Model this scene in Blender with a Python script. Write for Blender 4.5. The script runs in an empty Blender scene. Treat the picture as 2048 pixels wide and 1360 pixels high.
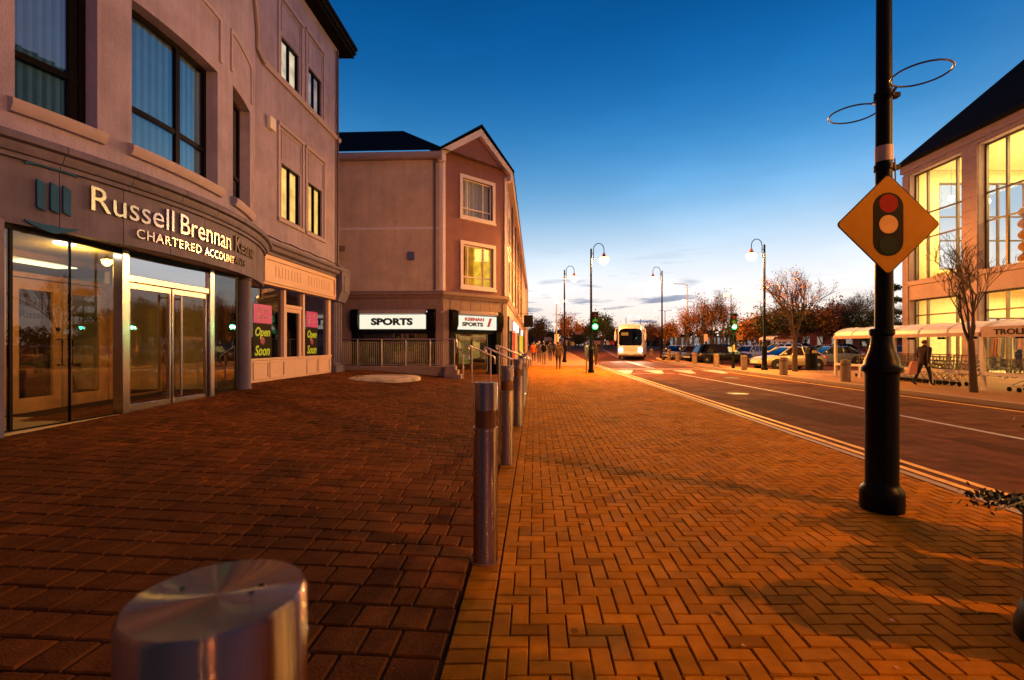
import bpy, bmesh, math, random
from mathutils import Vector, Matrix
from math import sin, cos, pi, radians as R, sqrt, atan2
SC = bpy.context.scene
COL = SC.collection
random.seed(7)
f_px = 967.0
K = 0.0476                                   # street direction: X shifts K per metre of Y
def F(q, s, z): return Vector((q + K*s, s, z))
def s2l(c):
    return tuple(((v/255)/12.92 if v/255 <= .04045 else ((v/255+.055)/1.055)**2.4) for v in c)

# ------------------------------------------------------------------ materials
MATS = {}
def nodes_of(name):
    m = bpy.data.materials.new(name); m.use_nodes = True
    nt = m.node_tree
    for n in list(nt.nodes): nt.nodes.remove(n)
    out = nt.nodes.new('ShaderNodeOutputMaterial')
    return m, nt, out
def mat(name, col, rough=.7, metal=0., var=.15, scale=8., bump=0., bscale=60., attr=None, dirt=0., coat=0., spec=.5, rvar=0., streak=0., gum=0.):
    if name in MATS: return MATS[name]
    m, nt, out = nodes_of(name); N = nt.nodes.new; L = nt.links.new
    b = N('ShaderNodeBsdfPrincipled'); L(b.outputs[0], out.inputs[0])
    b.inputs['Roughness'].default_value = rough; b.inputs['Metallic'].default_value = metal
    b.inputs['Coat Weight'].default_value = coat; b.inputs['Specular IOR Level'].default_value = spec
    tc = N('ShaderNodeTexCoord')
    nz = N('ShaderNodeTexNoise'); nz.inputs['Scale'].default_value = scale; nz.inputs['Detail'].default_value = 5; nz.inputs['Roughness'].default_value = .6
    L(tc.outputs['Object'], nz.inputs['Vector'])
    mr = N('ShaderNodeMapRange'); mr.inputs[1].default_value = .25; mr.inputs[2].default_value = .75
    mr.inputs[3].default_value = 1-var; mr.inputs[4].default_value = 1+var
    L(nz.outputs[0], mr.inputs[0])
    mx = N('ShaderNodeMix'); mx.data_type = 'RGBA'; mx.blend_type = 'MULTIPLY'; mx.inputs[0].default_value = 1
    mx.inputs[6].default_value = (*col, 1); L(mr.outputs[0], mx.inputs[7])
    last = mx.outputs[2]
    if attr:
        at = N('ShaderNodeAttribute'); at.attribute_name = attr
        m2 = N('ShaderNodeMix'); m2.data_type = 'RGBA'; m2.blend_type = 'MULTIPLY'; m2.inputs[0].default_value = 1
        L(last, m2.inputs[6]); L(at.outputs[0], m2.inputs[7]); last = m2.outputs[2]
    if dirt:
        n2 = N('ShaderNodeTexNoise'); n2.inputs['Scale'].default_value = .9; n2.inputs['Detail'].default_value = 6; n2.inputs['Roughness'].default_value = .65
        L(tc.outputs['Object'], n2.inputs['Vector'])
        r2 = N('ShaderNodeMapRange'); r2.inputs[1].default_value = .42; r2.inputs[2].default_value = .62
        r2.inputs[3].default_value = 1; r2.inputs[4].default_value = 1-dirt
        L(n2.outputs[0], r2.inputs[0])
        m3 = N('ShaderNodeMix'); m3.data_type = 'RGBA'; m3.blend_type = 'MULTIPLY'; m3.inputs[0].default_value = 1
        L(last, m3.inputs[6]); L(r2.outputs[0], m3.inputs[7]); last = m3.outputs[2]
    if gum:                                     # trodden gum and oil spots
        vo = N('ShaderNodeTexVoronoi'); vo.inputs['Scale'].default_value = 2.3; L(tc.outputs['Object'], vo.inputs['Vector'])
        r6 = N('ShaderNodeMapRange'); r6.inputs[1].default_value = .045; r6.inputs[2].default_value = .075; r6.inputs[3].default_value = 1-gum; r6.inputs[4].default_value = 1; L(vo.outputs['Distance'], r6.inputs[0])
        m6 = N('ShaderNodeMix'); m6.data_type = 'RGBA'; m6.blend_type = 'MULTIPLY'; m6.inputs[0].default_value = 1
        L(last, m6.inputs[6]); L(r6.outputs[0], m6.inputs[7]); last = m6.outputs[2]
    if streak:                                  # rain streaks running down the wall
        mp = N('ShaderNodeMapping'); mp.inputs['Scale'].default_value = (3.2, 3.2, .16); L(tc.outputs['Object'], mp.inputs[0])
        n5 = N('ShaderNodeTexNoise'); n5.inputs['Scale'].default_value = 1.6; n5.inputs['Detail'].default_value = 7; n5.inputs['Roughness'].default_value = .7; L(mp.outputs[0], n5.inputs['Vector'])
        r5 = N('ShaderNodeMapRange'); r5.inputs[1].default_value = .45; r5.inputs[2].default_value = .72; r5.inputs[3].default_value = 1; r5.inputs[4].default_value = 1-streak; L(n5.outputs[0], r5.inputs[0])
        m5 = N('ShaderNodeMix'); m5.data_type = 'RGBA'; m5.blend_type = 'MULTIPLY'; m5.inputs[0].default_value = 1
        L(last, m5.inputs[6]); L(r5.outputs[0], m5.inputs[7]); last = m5.outputs[2]
    L(last, b.inputs['Base Color'])
    if rvar:
        rr = N('ShaderNodeMapRange'); rr.inputs[3].default_value = max(.03, rough-rvar); rr.inputs[4].default_value = min(1, rough+rvar)
        n4 = N('ShaderNodeTexNoise'); n4.inputs['Scale'].default_value = scale*.35; L(tc.outputs['Object'], n4.inputs['Vector'])
        rr.inputs[1].default_value = .3; rr.inputs[2].default_value = .7
        L(n4.outputs[0], rr.inputs[0]); L(rr.outputs[0], b.inputs['Roughness'])
    if bump:
        n3 = N('ShaderNodeTexNoise'); n3.inputs['Scale'].default_value = bscale; n3.inputs['Detail'].default_value = 4
        L(tc.outputs['Object'], n3.inputs['Vector'])
        bp = N('ShaderNodeBump'); bp.inputs['Strength'].default_value = bump; bp.inputs['Distance'].default_value = .02
        L(n3.outputs[0], bp.inputs['Height']); L(bp.outputs[0], b.inputs['Normal'])
    MATS[name] = m
    return m
def emis(name, col, strength, var=0., scale=3.):
    if name in MATS: return MATS[name]
    m, nt, out = nodes_of(name); N = nt.nodes.new; L = nt.links.new
    e = N('ShaderNodeEmission'); e.inputs[0].default_value = (*col, 1); e.inputs[1].default_value = strength
    if var:
        tc = N('ShaderNodeTexCoord'); nz = N('ShaderNodeTexNoise'); nz.inputs['Scale'].default_value = scale
        mr = N('ShaderNodeMapRange'); mr.inputs[1].default_value = .3; mr.inputs[2].default_value = .7
        mr.inputs[3].default_value = strength*(1-var); mr.inputs[4].default_value = strength*(1+var)
        L(tc.outputs['Object'], nz.inputs['Vector']); L(nz.outputs[0], mr.inputs[0]); L(mr.outputs[0], e.inputs[1])
    L(e.outputs[0], out.inputs[0]); MATS[name] = m
    return m
def glass(name, tint=(.8, .85, .9), ior=1.6, rough=0.0, add=0.0):
    if name in MATS: return MATS[name]
    m, nt, out = nodes_of(name); N = nt.nodes.new; L = nt.links.new
    t = N('ShaderNodeBsdfTransparent'); t.inputs[0].default_value = (*tint, 1)
    g = N('ShaderNodeBsdfGlossy'); g.inputs['Roughness'].default_value = rough
    lw = N('ShaderNodeLayerWeight'); lw.inputs[0].default_value = .5       # Facing = 1-|cos|, the same from both sides
    pw = N('ShaderNodeMath'); pw.operation = 'POWER'; pw.inputs[1].default_value = 5; L(lw.outputs['Facing'], pw.inputs[0])
    r0 = min(.9, 1.7*((ior-1)/(ior+1))**2+add)
    ad = N('ShaderNodeMath'); ad.operation = 'MULTIPLY_ADD'; ad.inputs[1].default_value = 1-r0; ad.inputs[2].default_value = r0; ad.use_clamp = True
    L(pw.outputs[0], ad.inputs[0])
    mx = N('ShaderNodeMixShader'); L(ad.outputs[0], mx.inputs[0]); L(t.outputs[0], mx.inputs[1]); L(g.outputs[0], mx.inputs[2])
    L(mx.outputs[0], out.inputs[0]); MATS[name] = m
    return m
ANR = .25
def glow_glass(name, col, strength):          # glowing glass that lets the lamp inside shine out
    if name in MATS: return MATS[name]
    m, nt, out = nodes_of(name); N = nt.nodes.new; L = nt.links.new
    e = N('ShaderNodeEmission'); e.inputs[0].default_value = (*col, 1); e.inputs[1].default_value = strength
    t = N('ShaderNodeBsdfTransparent'); ad = N('ShaderNodeAddShader'); L(e.outputs[0], ad.inputs[0]); L(t.outputs[0], ad.inputs[1]); L(ad.outputs[0], out.inputs[0])
    MATS[name] = m
    return m
def M_steel(name='steel', k=.55, rough=.07, col=(.36, .31, .32)):
    """turned stainless steel: the grain runs round the axis, so highlights smear across it"""
    if name in MATS: return MATS[name]
    m, nt, out = nodes_of(name); N = nt.nodes.new; L = nt.links.new
    b = N('ShaderNodeBsdfPrincipled'); L(b.outputs[0], out.inputs[0])
    b.inputs['Base Color'].default_value = (*col, 1); b.inputs['Metallic'].default_value = 1
    tc = N('ShaderNodeTexCoord'); ge = N('ShaderNodeNewGeometry')
    mu = N('ShaderNodeVectorMath'); mu.operation = 'MULTIPLY'; mu.inputs[1].default_value = (1, 1, 0); L(tc.outputs['Object'], mu.inputs[0])
    nr = N('ShaderNodeVectorMath'); nr.operation = 'NORMALIZE'; L(mu.outputs[0], nr.inputs[0])
    c1 = N('ShaderNodeVectorMath'); c1.operation = 'CROSS_PRODUCT'; c1.inputs[0].default_value = (0, 0, 1); L(nr.outputs[0], c1.inputs[1])
    c2 = N('ShaderNodeVectorMath'); c2.operation = 'CROSS_PRODUCT'; L(ge.outputs['Normal'], c2.inputs[0]); L(c1.outputs[0], c2.inputs[1])
    sc = N('ShaderNodeVectorMath'); sc.operation = 'SCALE'; sc.inputs['Scale'].default_value = 9137.; L(tc.outputs['Object'], sc.inputs[0])
    wn = N('ShaderNodeTexWhiteNoise'); L(sc.outputs[0], wn.inputs['Vector'])
    mr = N('ShaderNodeMapRange'); mr.inputs[3].default_value = -k; mr.inputs[4].default_value = k; L(wn.outputs['Value'], mr.inputs[0])
    s2 = N('ShaderNodeVectorMath'); s2.operation = 'SCALE'; L(c2.outputs[0], s2.inputs[0]); L(mr.outputs[0], s2.inputs['Scale'])
    ad = N('ShaderNodeVectorMath'); ad.operation = 'ADD'; L(ge.outputs['Normal'], ad.inputs[0]); L(s2.outputs[0], ad.inputs[1])
    nn = N('ShaderNodeVectorMath'); nn.operation = 'NORMALIZE'; L(ad.outputs[0], nn.inputs[0]); L(nn.outputs[0], b.inputs['Normal'])
    nz = N('ShaderNodeTexNoise'); nz.inputs['Scale'].default_value = 14; nz.inputs['Detail'].default_value = 4; L(tc.outputs['Object'], nz.inputs['Vector'])
    r2 = N('ShaderNodeMapRange'); r2.inputs[3].default_value = rough*.6; r2.inputs[4].default_value = rough*2; L(nz.outputs[0], r2.inputs[0]); L(r2.outputs[0], b.inputs['Roughness'])
    MATS[name] = m
    return m

# ------------------------------------------------------------------ mesh builder
class MB:
    def __init__(s): s.v = []; s.f = []; s.m = []; s.sm = []
    def add(s, vs, fs, mi=0, smooth=False):
        o = len(s.v); s.v += [Vector(p) for p in vs]
        for f in fs: s.f.append([i+o for i in f]); s.m.append(mi); s.sm.append(smooth)
    def quad(s, a, b, c, d, mi=0): s.add([a, b, c, d], [(0, 1, 2, 3)], mi)
    def hexa(s, p, mi=0):                      # 8 points, bottom 4 then top 4
        s.add(p, [(3, 2, 1, 0), (4, 5, 6, 7), (0, 1, 5, 4), (1, 2, 6, 5), (2, 3, 7, 6), (3, 0, 4, 7)], mi)
    def box(s, x0, x1, y0, y1, z0, z1, mi=0, T=None):
        T = T or (lambda x, y, z: Vector((x, y, z)))
        s.hexa([T(x0, y0, z0), T(x1, y0, z0), T(x1, y1, z0), T(x0, y1, z0), T(x0, y0, z1), T(x1, y0, z1), T(x1, y1, z1), T(x0, y1, z1)], mi)
    def tube(s, path, rad, n=8, mi=0, caps=True, smooth=True, closed=False):
        path = [Vector(p) for p in path]
        if not isinstance(rad, (list, tuple)): rad = [rad]*len(path)
        o = len(s.v); k = len(path); ref = None
        for i, p in enumerate(path):
            if closed: d = path[(i+1) % k]-path[i-1]
            else: d = path[min(i+1, k-1)]-path[max(i-1, 0)]
            if d.length < 1e-9: d = Vector((0, 0, 1))
            d.normalize()
            if ref is None: ref = Vector((0, 0, 1)) if abs(d.z) < .9 else Vector((1, 0, 0))
            u = d.cross(ref)
            if u.length < 1e-4: u = d.cross(Vector((.3, 1, .2)))
            u.normalize(); w = d.cross(u); ref = -w if False else ref
            for j in range(n):
                a = 2*pi*j/n
                s.v.append(p + (u*cos(a) + w*sin(a))*rad[i])
        for i in range(k if closed else k-1):
            for j in range(n):
                a = o+i*n+j; b = o+i*n+(j+1) % n; i2 = (i+1) % k
                s.f.append([a, b, o+i2*n+(j+1) % n, o+i2*n+j]); s.m.append(mi); s.sm.append(smooth)
        if caps and not closed:
            s.f.append([o+j for j in range(n)][::-1]); s.m.append(mi); s.sm.append(False)
            s.f.append([o+(k-1)*n+j for j in range(n)]); s.m.append(mi); s.sm.append(False)
    def lathe(s, prof, n=24, c=(0, 0, 0), mi=0, smooth=True, T=None):   # prof: (r, z)
        o = len(s.v); c = Vector(c); T = T or (lambda p: p)
        for r, z in prof:
            for j in range(n):
                a = 2*pi*j/n; s.v.append(T(c+Vector((r*cos(a), r*sin(a), z))))
        for i in range(len(prof)-1):
            for j in range(n):
                s.f.append([o+i*n+j, o+i*n+(j+1) % n, o+(i+1)*n+(j+1) % n, o+(i+1)*n+j]); s.m.append(mi); s.sm.append(smooth)
        if prof[0][0] > 1e-6: s.f.append([o+j for j in range(n)][::-1]); s.m.append(mi); s.sm.append(False)
        if prof[-1][0] > 1e-6: s.f.append([o+(len(prof)-1)*n+j for j in range(n)]); s.m.append(mi); s.sm.append(False)
    def prism(s, poly, T, h0, h1, mi=0):       # poly in (a,b); T(a,b,h)
        n = len(poly); o = len(s.v)
        s.v += [T(a, b, h0) for a, b in poly] + [T(a, b, h1) for a, b in poly]
        s.f.append([o+i for i in range(n)][::-1]); s.f.append([o+n+i for i in range(n)]); s.m += [mi, mi]; s.sm += [False, False]
        for i in range(n):
            j = (i+1) % n; s.f.append([o+i, o+j, o+n+j, o+n+i]); s.m.append(mi); s.sm.append(False)
    def ell(s, c, r, nu=12, nv=8, mi=0, zlo=-1.):
        c = Vector(c); prof = []
        o = len(s.v)
        for i in range(nv+1):
            t = zlo + (1-zlo)*i/nv if zlo > -1 else -cos(pi*i/nv)
            t = max(-1, min(1, t)); rr = sqrt(max(0, 1-t*t))+1e-4
            for j in range(nu):
                a = 2*pi*j/nu; s.v.append(c+Vector((r[0]*rr*cos(a), r[1]*rr*sin(a), r[2]*t)))
        for i in range(nv):
            for j in range(nu):
                s.f.append([o+i*nu+j, o+i*nu+(j+1) % nu, o+(i+1)*nu+(j+1) % nu, o+(i+1)*nu+j]); s.m.append(mi); s.sm.append(True)
    def build(s, name, mats, parent=None, bevel=0., offset=None, recalc=True):
        if not isinstance(mats, (list, tuple)): mats = [mats]
        me = bpy.data.meshes.new(name)
        off = offset if offset is not None else (parent_loc(parent) if parent else Vector((0, 0, 0)))
        me.from_pydata([tuple(p-off) for p in s.v], [], s.f)
        for mm in mats: me.materials.append(mm)
        me.polygons.foreach_set('material_index', s.m); me.polygons.foreach_set('use_smooth', s.sm)
        if recalc:
            bm = bmesh.new(); bm.from_mesh(me); bmesh.ops.recalc_face_normals(bm, faces=bm.faces); bm.to_mesh(me); bm.free()
        me.set_sharp_from_angle(angle=R(38)); me.update()
        o = bpy.data.objects.new(name, me); COL.objects.link(o)
        if parent: o.parent = parent
        elif offset is not None: o.location = offset
        if bevel:
            md = o.modifiers.new('bevel', 'BEVEL'); md.width = bevel; md.segments = 2; md.limit_method = 'ANGLE'; md.angle_limit = R(40)
        return o
def parent_loc(p):
    v = Vector((0, 0, 0))
    while p is not None:
        v += Vector(p.location); p = p.parent
    return v
def tag(o, label=None, cat=None, group=None, kind=None):
    if label: o['label'] = label
    if cat: o['category'] = cat
    if group: o['group'] = group
    if kind: o['kind'] = kind
    return o
def thing(name, label, cat, loc=(0, 0, 0), group=None):
    o = bpy.data.objects.new(name, None); COL.objects.link(o); o.location = loc; o.empty_display_size = .1
    return tag(o, label, cat, group)
def copy_tree(o, parent=None):
    c = o.copy(); COL.objects.link(c)
    if parent: c.parent = parent
    for ch in list(o.children): copy_tree(ch, c)
    return c
def structure(name, mb, m, **k):
    return tag(mb.build(name, m, **k), kind='structure')

# text -> list of verts, faces in the XY plane
def text_mesh(txt, size=1., extrude=.01, shear=0., bold=0., sx=1., space=1., align='LEFT'):
    cu = bpy.data.curves.new('lettering', 'FONT'); cu.body = txt; cu.size = size; cu.extrude = extrude
    cu.shear = shear; cu.offset = bold; cu.space_character = space; cu.align_x = align; cu.resolution_u = 3
    o = bpy.data.objects.new('lettering', cu); COL.objects.link(o)
    dg = bpy.context.evaluated_depsgraph_get(); dg.update()
    me = bpy.data.meshes.new_from_object(o.evaluated_get(dg))
    vs = [(v.co.x*sx, v.co.y, v.co.z) for v in me.vertices]; fs = [list(p.vertices) for p in me.polygons]
    bpy.data.objects.remove(o); bpy.data.curves.remove(cu); bpy.data.meshes.remove(me)
    return vs, fs
def text_fit(mb, txt, T, width, height=None, mi=0, **k):
    """lay text so that it spans x in [0,width]; caps height scaled to `height`; T(x,y,z)->world"""
    vs, fs = text_mesh(txt, **k)
    x0 = min(v[0] for v in vs); x1 = max(v[0] for v in vs)
    ymax = max(v[1] for v in vs)
    a = width/(x1-x0); b = a if height is None else height/ymax
    mb.add([T((v[0]-x0)*a, v[1]*b, v[2]) for v in vs], fs, mi)

# wall with openings; Mp(u,z,d) -> world point with d measured outwards
def facade(mb, Mp, ub, zb, holes, depth=.2, mi=0, du=1e9):
    us = sorted(set(ub) | {h[0] for h in holes} | {h[1] for h in holes}); zs = sorted(set(zb) | {h[2] for h in holes} | {h[3] for h in holes})
    uu = [us[0]]
    for a, b in zip(us, us[1:]):
        n = max(1, int(math.ceil((b-a)/du)))
        uu += [a+(b-a)*i/n for i in range(1, n+1)]
    for a, b in zip(uu, uu[1:]):
        for c, d in zip(zs, zs[1:]):
            mu, mz = (a+b)/2, (c+d)/2
            if any(h[0] < mu < h[1] and h[2] < mz < h[3] for h in holes): continue
            mb.quad(Mp(a, c, 0), Mp(b, c, 0), Mp(b, d, 0), Mp(a, d, 0), mi)
    for u0, u1, z0, z1 in holes:
        seg = [u for u in uu if u0-1e-9 <= u <= u1+1e-9]
        mb.quad(Mp(u0, z0, 0), Mp(u0, z1, 0), Mp(u0, z1, -depth), Mp(u0, z0, -depth), mi)
        mb.quad(Mp(u1, z0, -depth), Mp(u1, z1, -depth), Mp(u1, z1, 0), Mp(u1, z0, 0), mi)
        for a, b in zip(seg, seg[1:]):
            mb.quad(Mp(a, z0, -depth), Mp(b, z0, -depth), Mp(b, z0, 0), Mp(a, z0, 0), mi)
            mb.quad(Mp(a, z1, 0), Mp(b, z1, 0), Mp(b, z1, -depth), Mp(a, z1, -depth), mi)
# strip following Mp with a profile of (d, z) points
def strip(mb, Mp, u0, u1, prof, n=1, mi=0, caps=True, smooth=False):
    o = len(mb.v); k = len(prof)
    for i in range(n+1):
        u = u0+(u1-u0)*i/n
        mb.v += [Mp(u, z, d) for d, z in prof]
    for i in range(n):
        for j in range(k):
            a = o+i*k+j; b = o+i*k+(j+1) % k
            mb.f.append([a, b, b+k, a+k]); mb.m.append(mi); mb.sm.append(False)
    if caps:
        mb.f.append([o+j for j in range(k)]); mb.f.append([o+n*k+j for j in range(k)][::-1]); mb.m += [mi, mi]; mb.sm += [False, False]
def ubox(mb, Mp, u0, u1, z0, z1, d0, d1, n=1, mi=0):
    strip(mb, Mp, u0, u1, [(d0, z0), (d1, z0), (d1, z1), (d0, z1)], n, mi)

PLASTER = mat('pink_render', (.36, .32, .48), .85, var=.12, scale=2.5, bump=.7, bscale=45, dirt=.2, streak=.2)
STONE = mat('grey_purple_stone', (.13, .115, .21), .7, var=.14, scale=5, bump=.2, bscale=30, dirt=.25, streak=.3)
TRIM = mat('cream_trim', (.38, .32, .38), .75, var=.08, scale=4, bump=.1)
DARKFRAME = mat('dark_frame', (.005, .004, .005), .5, spec=.07)
BLACK = mat('black_gloss_paint', (.004, .004, .005), .38, spec=.10, bump=.05, bscale=90)
BLACKM = mat('black_matt', (.006, .006, .006), .7, spec=.06)
GLASS = glass('window_glass')
DGLASS = glass('dark_window_glass', (.35, .4, .45), 1.9)
TURNED = M_steel('turned_steel', .5, .09, (.30, .20, .15))
STEEL = mat('satin_steel', (.68, .58, .54), .28, metal=1., var=.05)
SILVER = mat('satin_silver', (.46, .43, .43), .2, metal=1., var=.05)
WHITE = mat('white_paint', (.72, .70, .68), .5, var=.06)
# ------------------------------------------------------------------ ground heights
def smooth(a, b, x):
    t = max(0, min(1, (x-a)/(b-a))); return t*t*(3-2*t)
def H(q, s):                                  # the plaza climbs away from the bollard line
    return max(0, min(1, (-q-.43)/6.3))*(.33+.17*smooth(4.5, 13, s))
def zg(Y): return max(0, min(Y, 105)-45)*.02
def lerp_pts(pts, y):
    for (x0, y0), (x1, y1) in zip(pts, pts[1:]):
        if y <= y1: return x0+(x1-x0)*(y-y0)/(y1-y0) if y >= y0 else x0
    return pts[-1][0]
KQ = 4.42                                     # left kerb, q
RK = [(12.0, -12), (12.05, 10), (12.2, 17), (12.3, 20), (12.4, 23), (12.6, 27), (12.9, 32), (13.1, 36), (13.4, 41), (14.0, 47), (15.0, 50.5), (17.0, 52.5)]

ASPH = mat('asphalt', (.14, .046, .020), .85, var=.4, scale=3.5, bump=1.0, bscale=110, dirt=.35, rvar=.1, spec=.06)
GRND = mat('dark_ground', (.03, .03, .02), .9)
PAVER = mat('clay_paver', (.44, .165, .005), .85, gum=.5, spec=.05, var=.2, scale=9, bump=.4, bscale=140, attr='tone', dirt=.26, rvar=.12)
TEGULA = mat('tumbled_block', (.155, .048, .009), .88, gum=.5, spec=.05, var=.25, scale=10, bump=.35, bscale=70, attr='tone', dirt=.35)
JOINT = mat('joint_sand', (.03, .014, .006), .95, spec=.1)
PAVE = mat('worn_paving', (.34, .18, .07), .8, spec=.2, var=.2, scale=12, bump=.3, bscale=60)
KERB = mat('granite_kerb', (.30, .20, .12), .7, var=.2, scale=20)
YELL = mat('yellow_road_paint', (.80, .42, .02), .6, var=.35, scale=7, bump=.2)
WROAD = mat('white_road_paint', (.36, .30, .32), .6, var=.35, scale=5, bump=.2)

g = MB()
rows = [-400, -20, 45, 60, 80, 105, 300, 1500, 6000]
for a, b in zip(rows, rows[1:]):
    for x0, x1 in ((-6000, -60), (-60, 120), (120, 6000)):
        g.quad((x0, a, zg(a)-.22), (x1, a, zg(a)-.22), (x1, b, zg(b)-.22), (x0, b, zg(b)-.22))
structure('ground', g, GRND)
g = MB()
ry = [-14, 0, 10, 20, 30, 45, 55, 65, 80, 105]
for a, b in zip(ry, ry[1:]):
    g.quad((-30 if a >= 80 else KQ+K*a-.6, a, zg(a)-.03), (140, a, zg(a)-.03), (140, b, zg(b)-.03), (-30 if b > 80 else KQ+K*b-.6, b, zg(b)-.03))
structure('road', g, ASPH)

# ---- block paving as real blocks with joints
def blocks_mesh(name, items, m, Hf=None, ch=.005, dz=.004, jit=.0019):
    vs = []; fs = []; tone = []
    for (x0, x1, y0, y1, tn) in items:
        o = len(vs); h = random.uniform(-jit, jit); tx = random.uniform(-jit, jit); ty = random.uniform(-jit, jit)
        for (a, b) in ((x0, y0), (x1, y0), (x1, y1), (x0, y1)):
            p = F(a, b, -dz*2.5); p.z += Hf(a, b) if Hf else 0; vs.append(tuple(p))
        for (a, b, sx, sy) in ((x0+ch, y0+ch, -1, -1), (x1-ch, y0+ch, 1, -1), (x1-ch, y1-ch, 1, 1), (x0+ch, y1-ch, -1, 1)):
            p = F(a, b, h+tx*sx+ty*sy); p.z += Hf(a, b) if Hf else 0; vs.append(tuple(p))
        fs += [(o+4, o+5, o+6, o+7), (o, o+1, o+5, o+4), (o+1, o+2, o+6, o+5), (o+2, o+3, o+7, o+6), (o+3, o, o+4, o+7)]
        tone += [tn]*8
    me = bpy.data.meshes.new(name); me.from_pydata(vs, [], fs); me.materials.append(m)
    at = me.color_attributes.new('tone', 'FLOAT_COLOR', 'POINT')
    flat = []
    for t in tone: flat += [t[0], t[1], t[2], 1]
    at.data.foreach_set('color', flat); me.update()
    o = bpy.data.objects.new(name, me); COL.objects.link(o)
    return tag(o, kind='structure')
def tone():
    t = random.gauss(1, .075); w = random.uniform(-.04, .04)
    if random.random() < .07: t *= random.uniform(.6, .85)
    return (t*(1+w), t, t*(1-w))
w = .1; jt = .003
it = []
q0 = -.232
for j in range(-6, 350):
    for i in range(-1, 48):
        c = (i-j) % 4
        if c == 0: a = (i, j, i+2, j+1)
        elif c == 3: a = (i, j, i+1, j+2)
        else: continue
        x0, y0, x1, y1 = [v*w for v in a]
        x0 = max(x0, 0); x1 = min(x1, KQ-.13-q0)
        if x1-x0 < .03: continue
        it.append((q0+x0+jt, q0+x1-jt+0, y0+jt, y1-jt, tone()))
blocks_mesh('pavement', it, PAVER)
it = []
y = -.6
while y < 35:
    it.append((-.432+jt, -.238-jt, y+jt, y+.115-jt, tuple(.88*v for v in tone()))); y += .115
blocks_mesh('paving_border', it, PAVER)
it = []
y = -.6; RC = (-5.6, 13.0)
while y < 34:
    d = random.choice((.19, .205, .22))
    qmin = -7.7 if y < 21.6 else (-3.4 + (y-21.0)*1.0 - K*0 if y < 23.6 else -1.5)
    x = -.44 - random.uniform(0, .02)
    first = True
    while x > qmin:
        wd = random.choice((.13, .17, .2, .24, .27))
        cx, cy = x-wd/2, y+d/2; k_ = random.uniform(.84, 1.12)
        rr = sqrt((cx-RC[0])**2+(cy-RC[1])**2)
        if not (2.02 < rr < 2.42):
            it.append((x-wd+.006, x-.006, y+.006, y+d-.006, tuple(v*k_ for v in tone())))
        x -= wd
    y += d
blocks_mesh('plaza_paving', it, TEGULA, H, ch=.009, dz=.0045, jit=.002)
g = MB()
for k in range(2):
    n = 56
    for i in range(n):
        a0 = 2*pi*(i+.04)/n; a1 = 2*pi*(i+.96)/n; r0 = 2.02+.2*k+.008; r1 = r0+.184
        p = [F(RC[0]+r*cos(a), RC[1]+r*sin(a), H(RC[0]+r*cos(a), RC[1]+r*sin(a))+zz) for zz in (-.02, .001) for r, a in ((r0, a0), (r1, a0), (r1, a1), (r0, a1))]
        g.hexa(p)
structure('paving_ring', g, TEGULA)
ringo = bpy.data.objects['paving_ring']
at = ringo.data.color_attributes.new('tone', 'FLOAT_COLOR', 'POINT'); at.data.foreach_set('color', [.75, .75, .78, 1]*len(ringo.data.vertices))
# bedding below the blocks, and the plain paving farther off
g = MB()
qs = [-60, -20, -8, -6.73, -5.5, -4.2, -2.9, -1.6, -.43, 1, KQ-.13]
ss = [-14, -6, 0, 3, 4.5, 6, 8, 10, 12, 13, 16, 20, 25, 35]
for a, b in zip(qs, qs[1:]):
    for c, d in zip(ss, ss[1:]):
        dz = -.0125
        g.quad(F(a, c, H(a, c)+dz), F(b, c, H(b, c)+dz), F(b, d, H(b, d)+dz), F(a, d, H(a, d)+dz))
structure('paving_bed', g, JOINT)
g = MB()
for c, d in ((35, 45), (45, 60), (60, 80)):
    g.quad(F(-1.6, c, zg(c)-.001), F(KQ-.13, c, zg(c)-.001), F(KQ-.13, d, zg(d)-.001), F(-1.6, d, zg(d)-.001))
structure('far_pavement', g, PAVE)
g = MB()
yy = -10
while yy < 80:
    y1 = yy+.9
    z0, z1 = zg(yy), zg(y1)
    g.hexa([F(KQ-.126, yy+.004, z0-.1), F(KQ, yy+.004, z0-.1), F(KQ, y1-.004, z1-.1), F(KQ-.126, y1-.004, z1-.1),
            F(KQ-.126, yy+.004, z0+.003), F(KQ, yy+.004, z0-.004), F(KQ, y1-.004, z1-.004), F(KQ-.126, y1-.004, z1+.003)])
    yy = y1
structure('kerb', g, KERB)

# right-hand pavement with a raised kerb
outer = [(60, -12), (60, 24), (21.7, 26.5), (15.6, 27.0), (14.9, 29), (14.6, 32), (14.8, 36), (15.0, 41), (15.8, 47), (17.2, 51)]
g = MB()
ys = [-12, 0, 10, 17, 20, 23, 27, 32, 36, 41, 47, 50.5, 52.4]
def outx(y):
    if y <= 24: return 60
    return lerp_pts([(60, 24), (15.8, 26.8), (14.9, 29), (14.6, 32), (14.8, 36), (15.0, 41), (15.8, 47), (17.0, 51), (17.2, 52.5)], y)
ys = sorted(set(ys+[24, 26.8, 29]))
for a, b in zip(ys, ys[1:]):
    za, zb = zg(a)+.09, zg(b)+.09
    xa, xb = lerp_pts(RK, a)+.15, lerp_pts(RK, b)+.15
    g.quad((xa, a, za), (outx(a), a, za), (outx(b), b, zb), (xb, b, zb))
    g.quad((outx(a), a, za), (outx(a), a, za-.15), (outx(b), b, zb-.15), (outx(b), b, zb))
structure('far_side_pavement', g, PAVE)
g = MB()
yy = -12.
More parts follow.
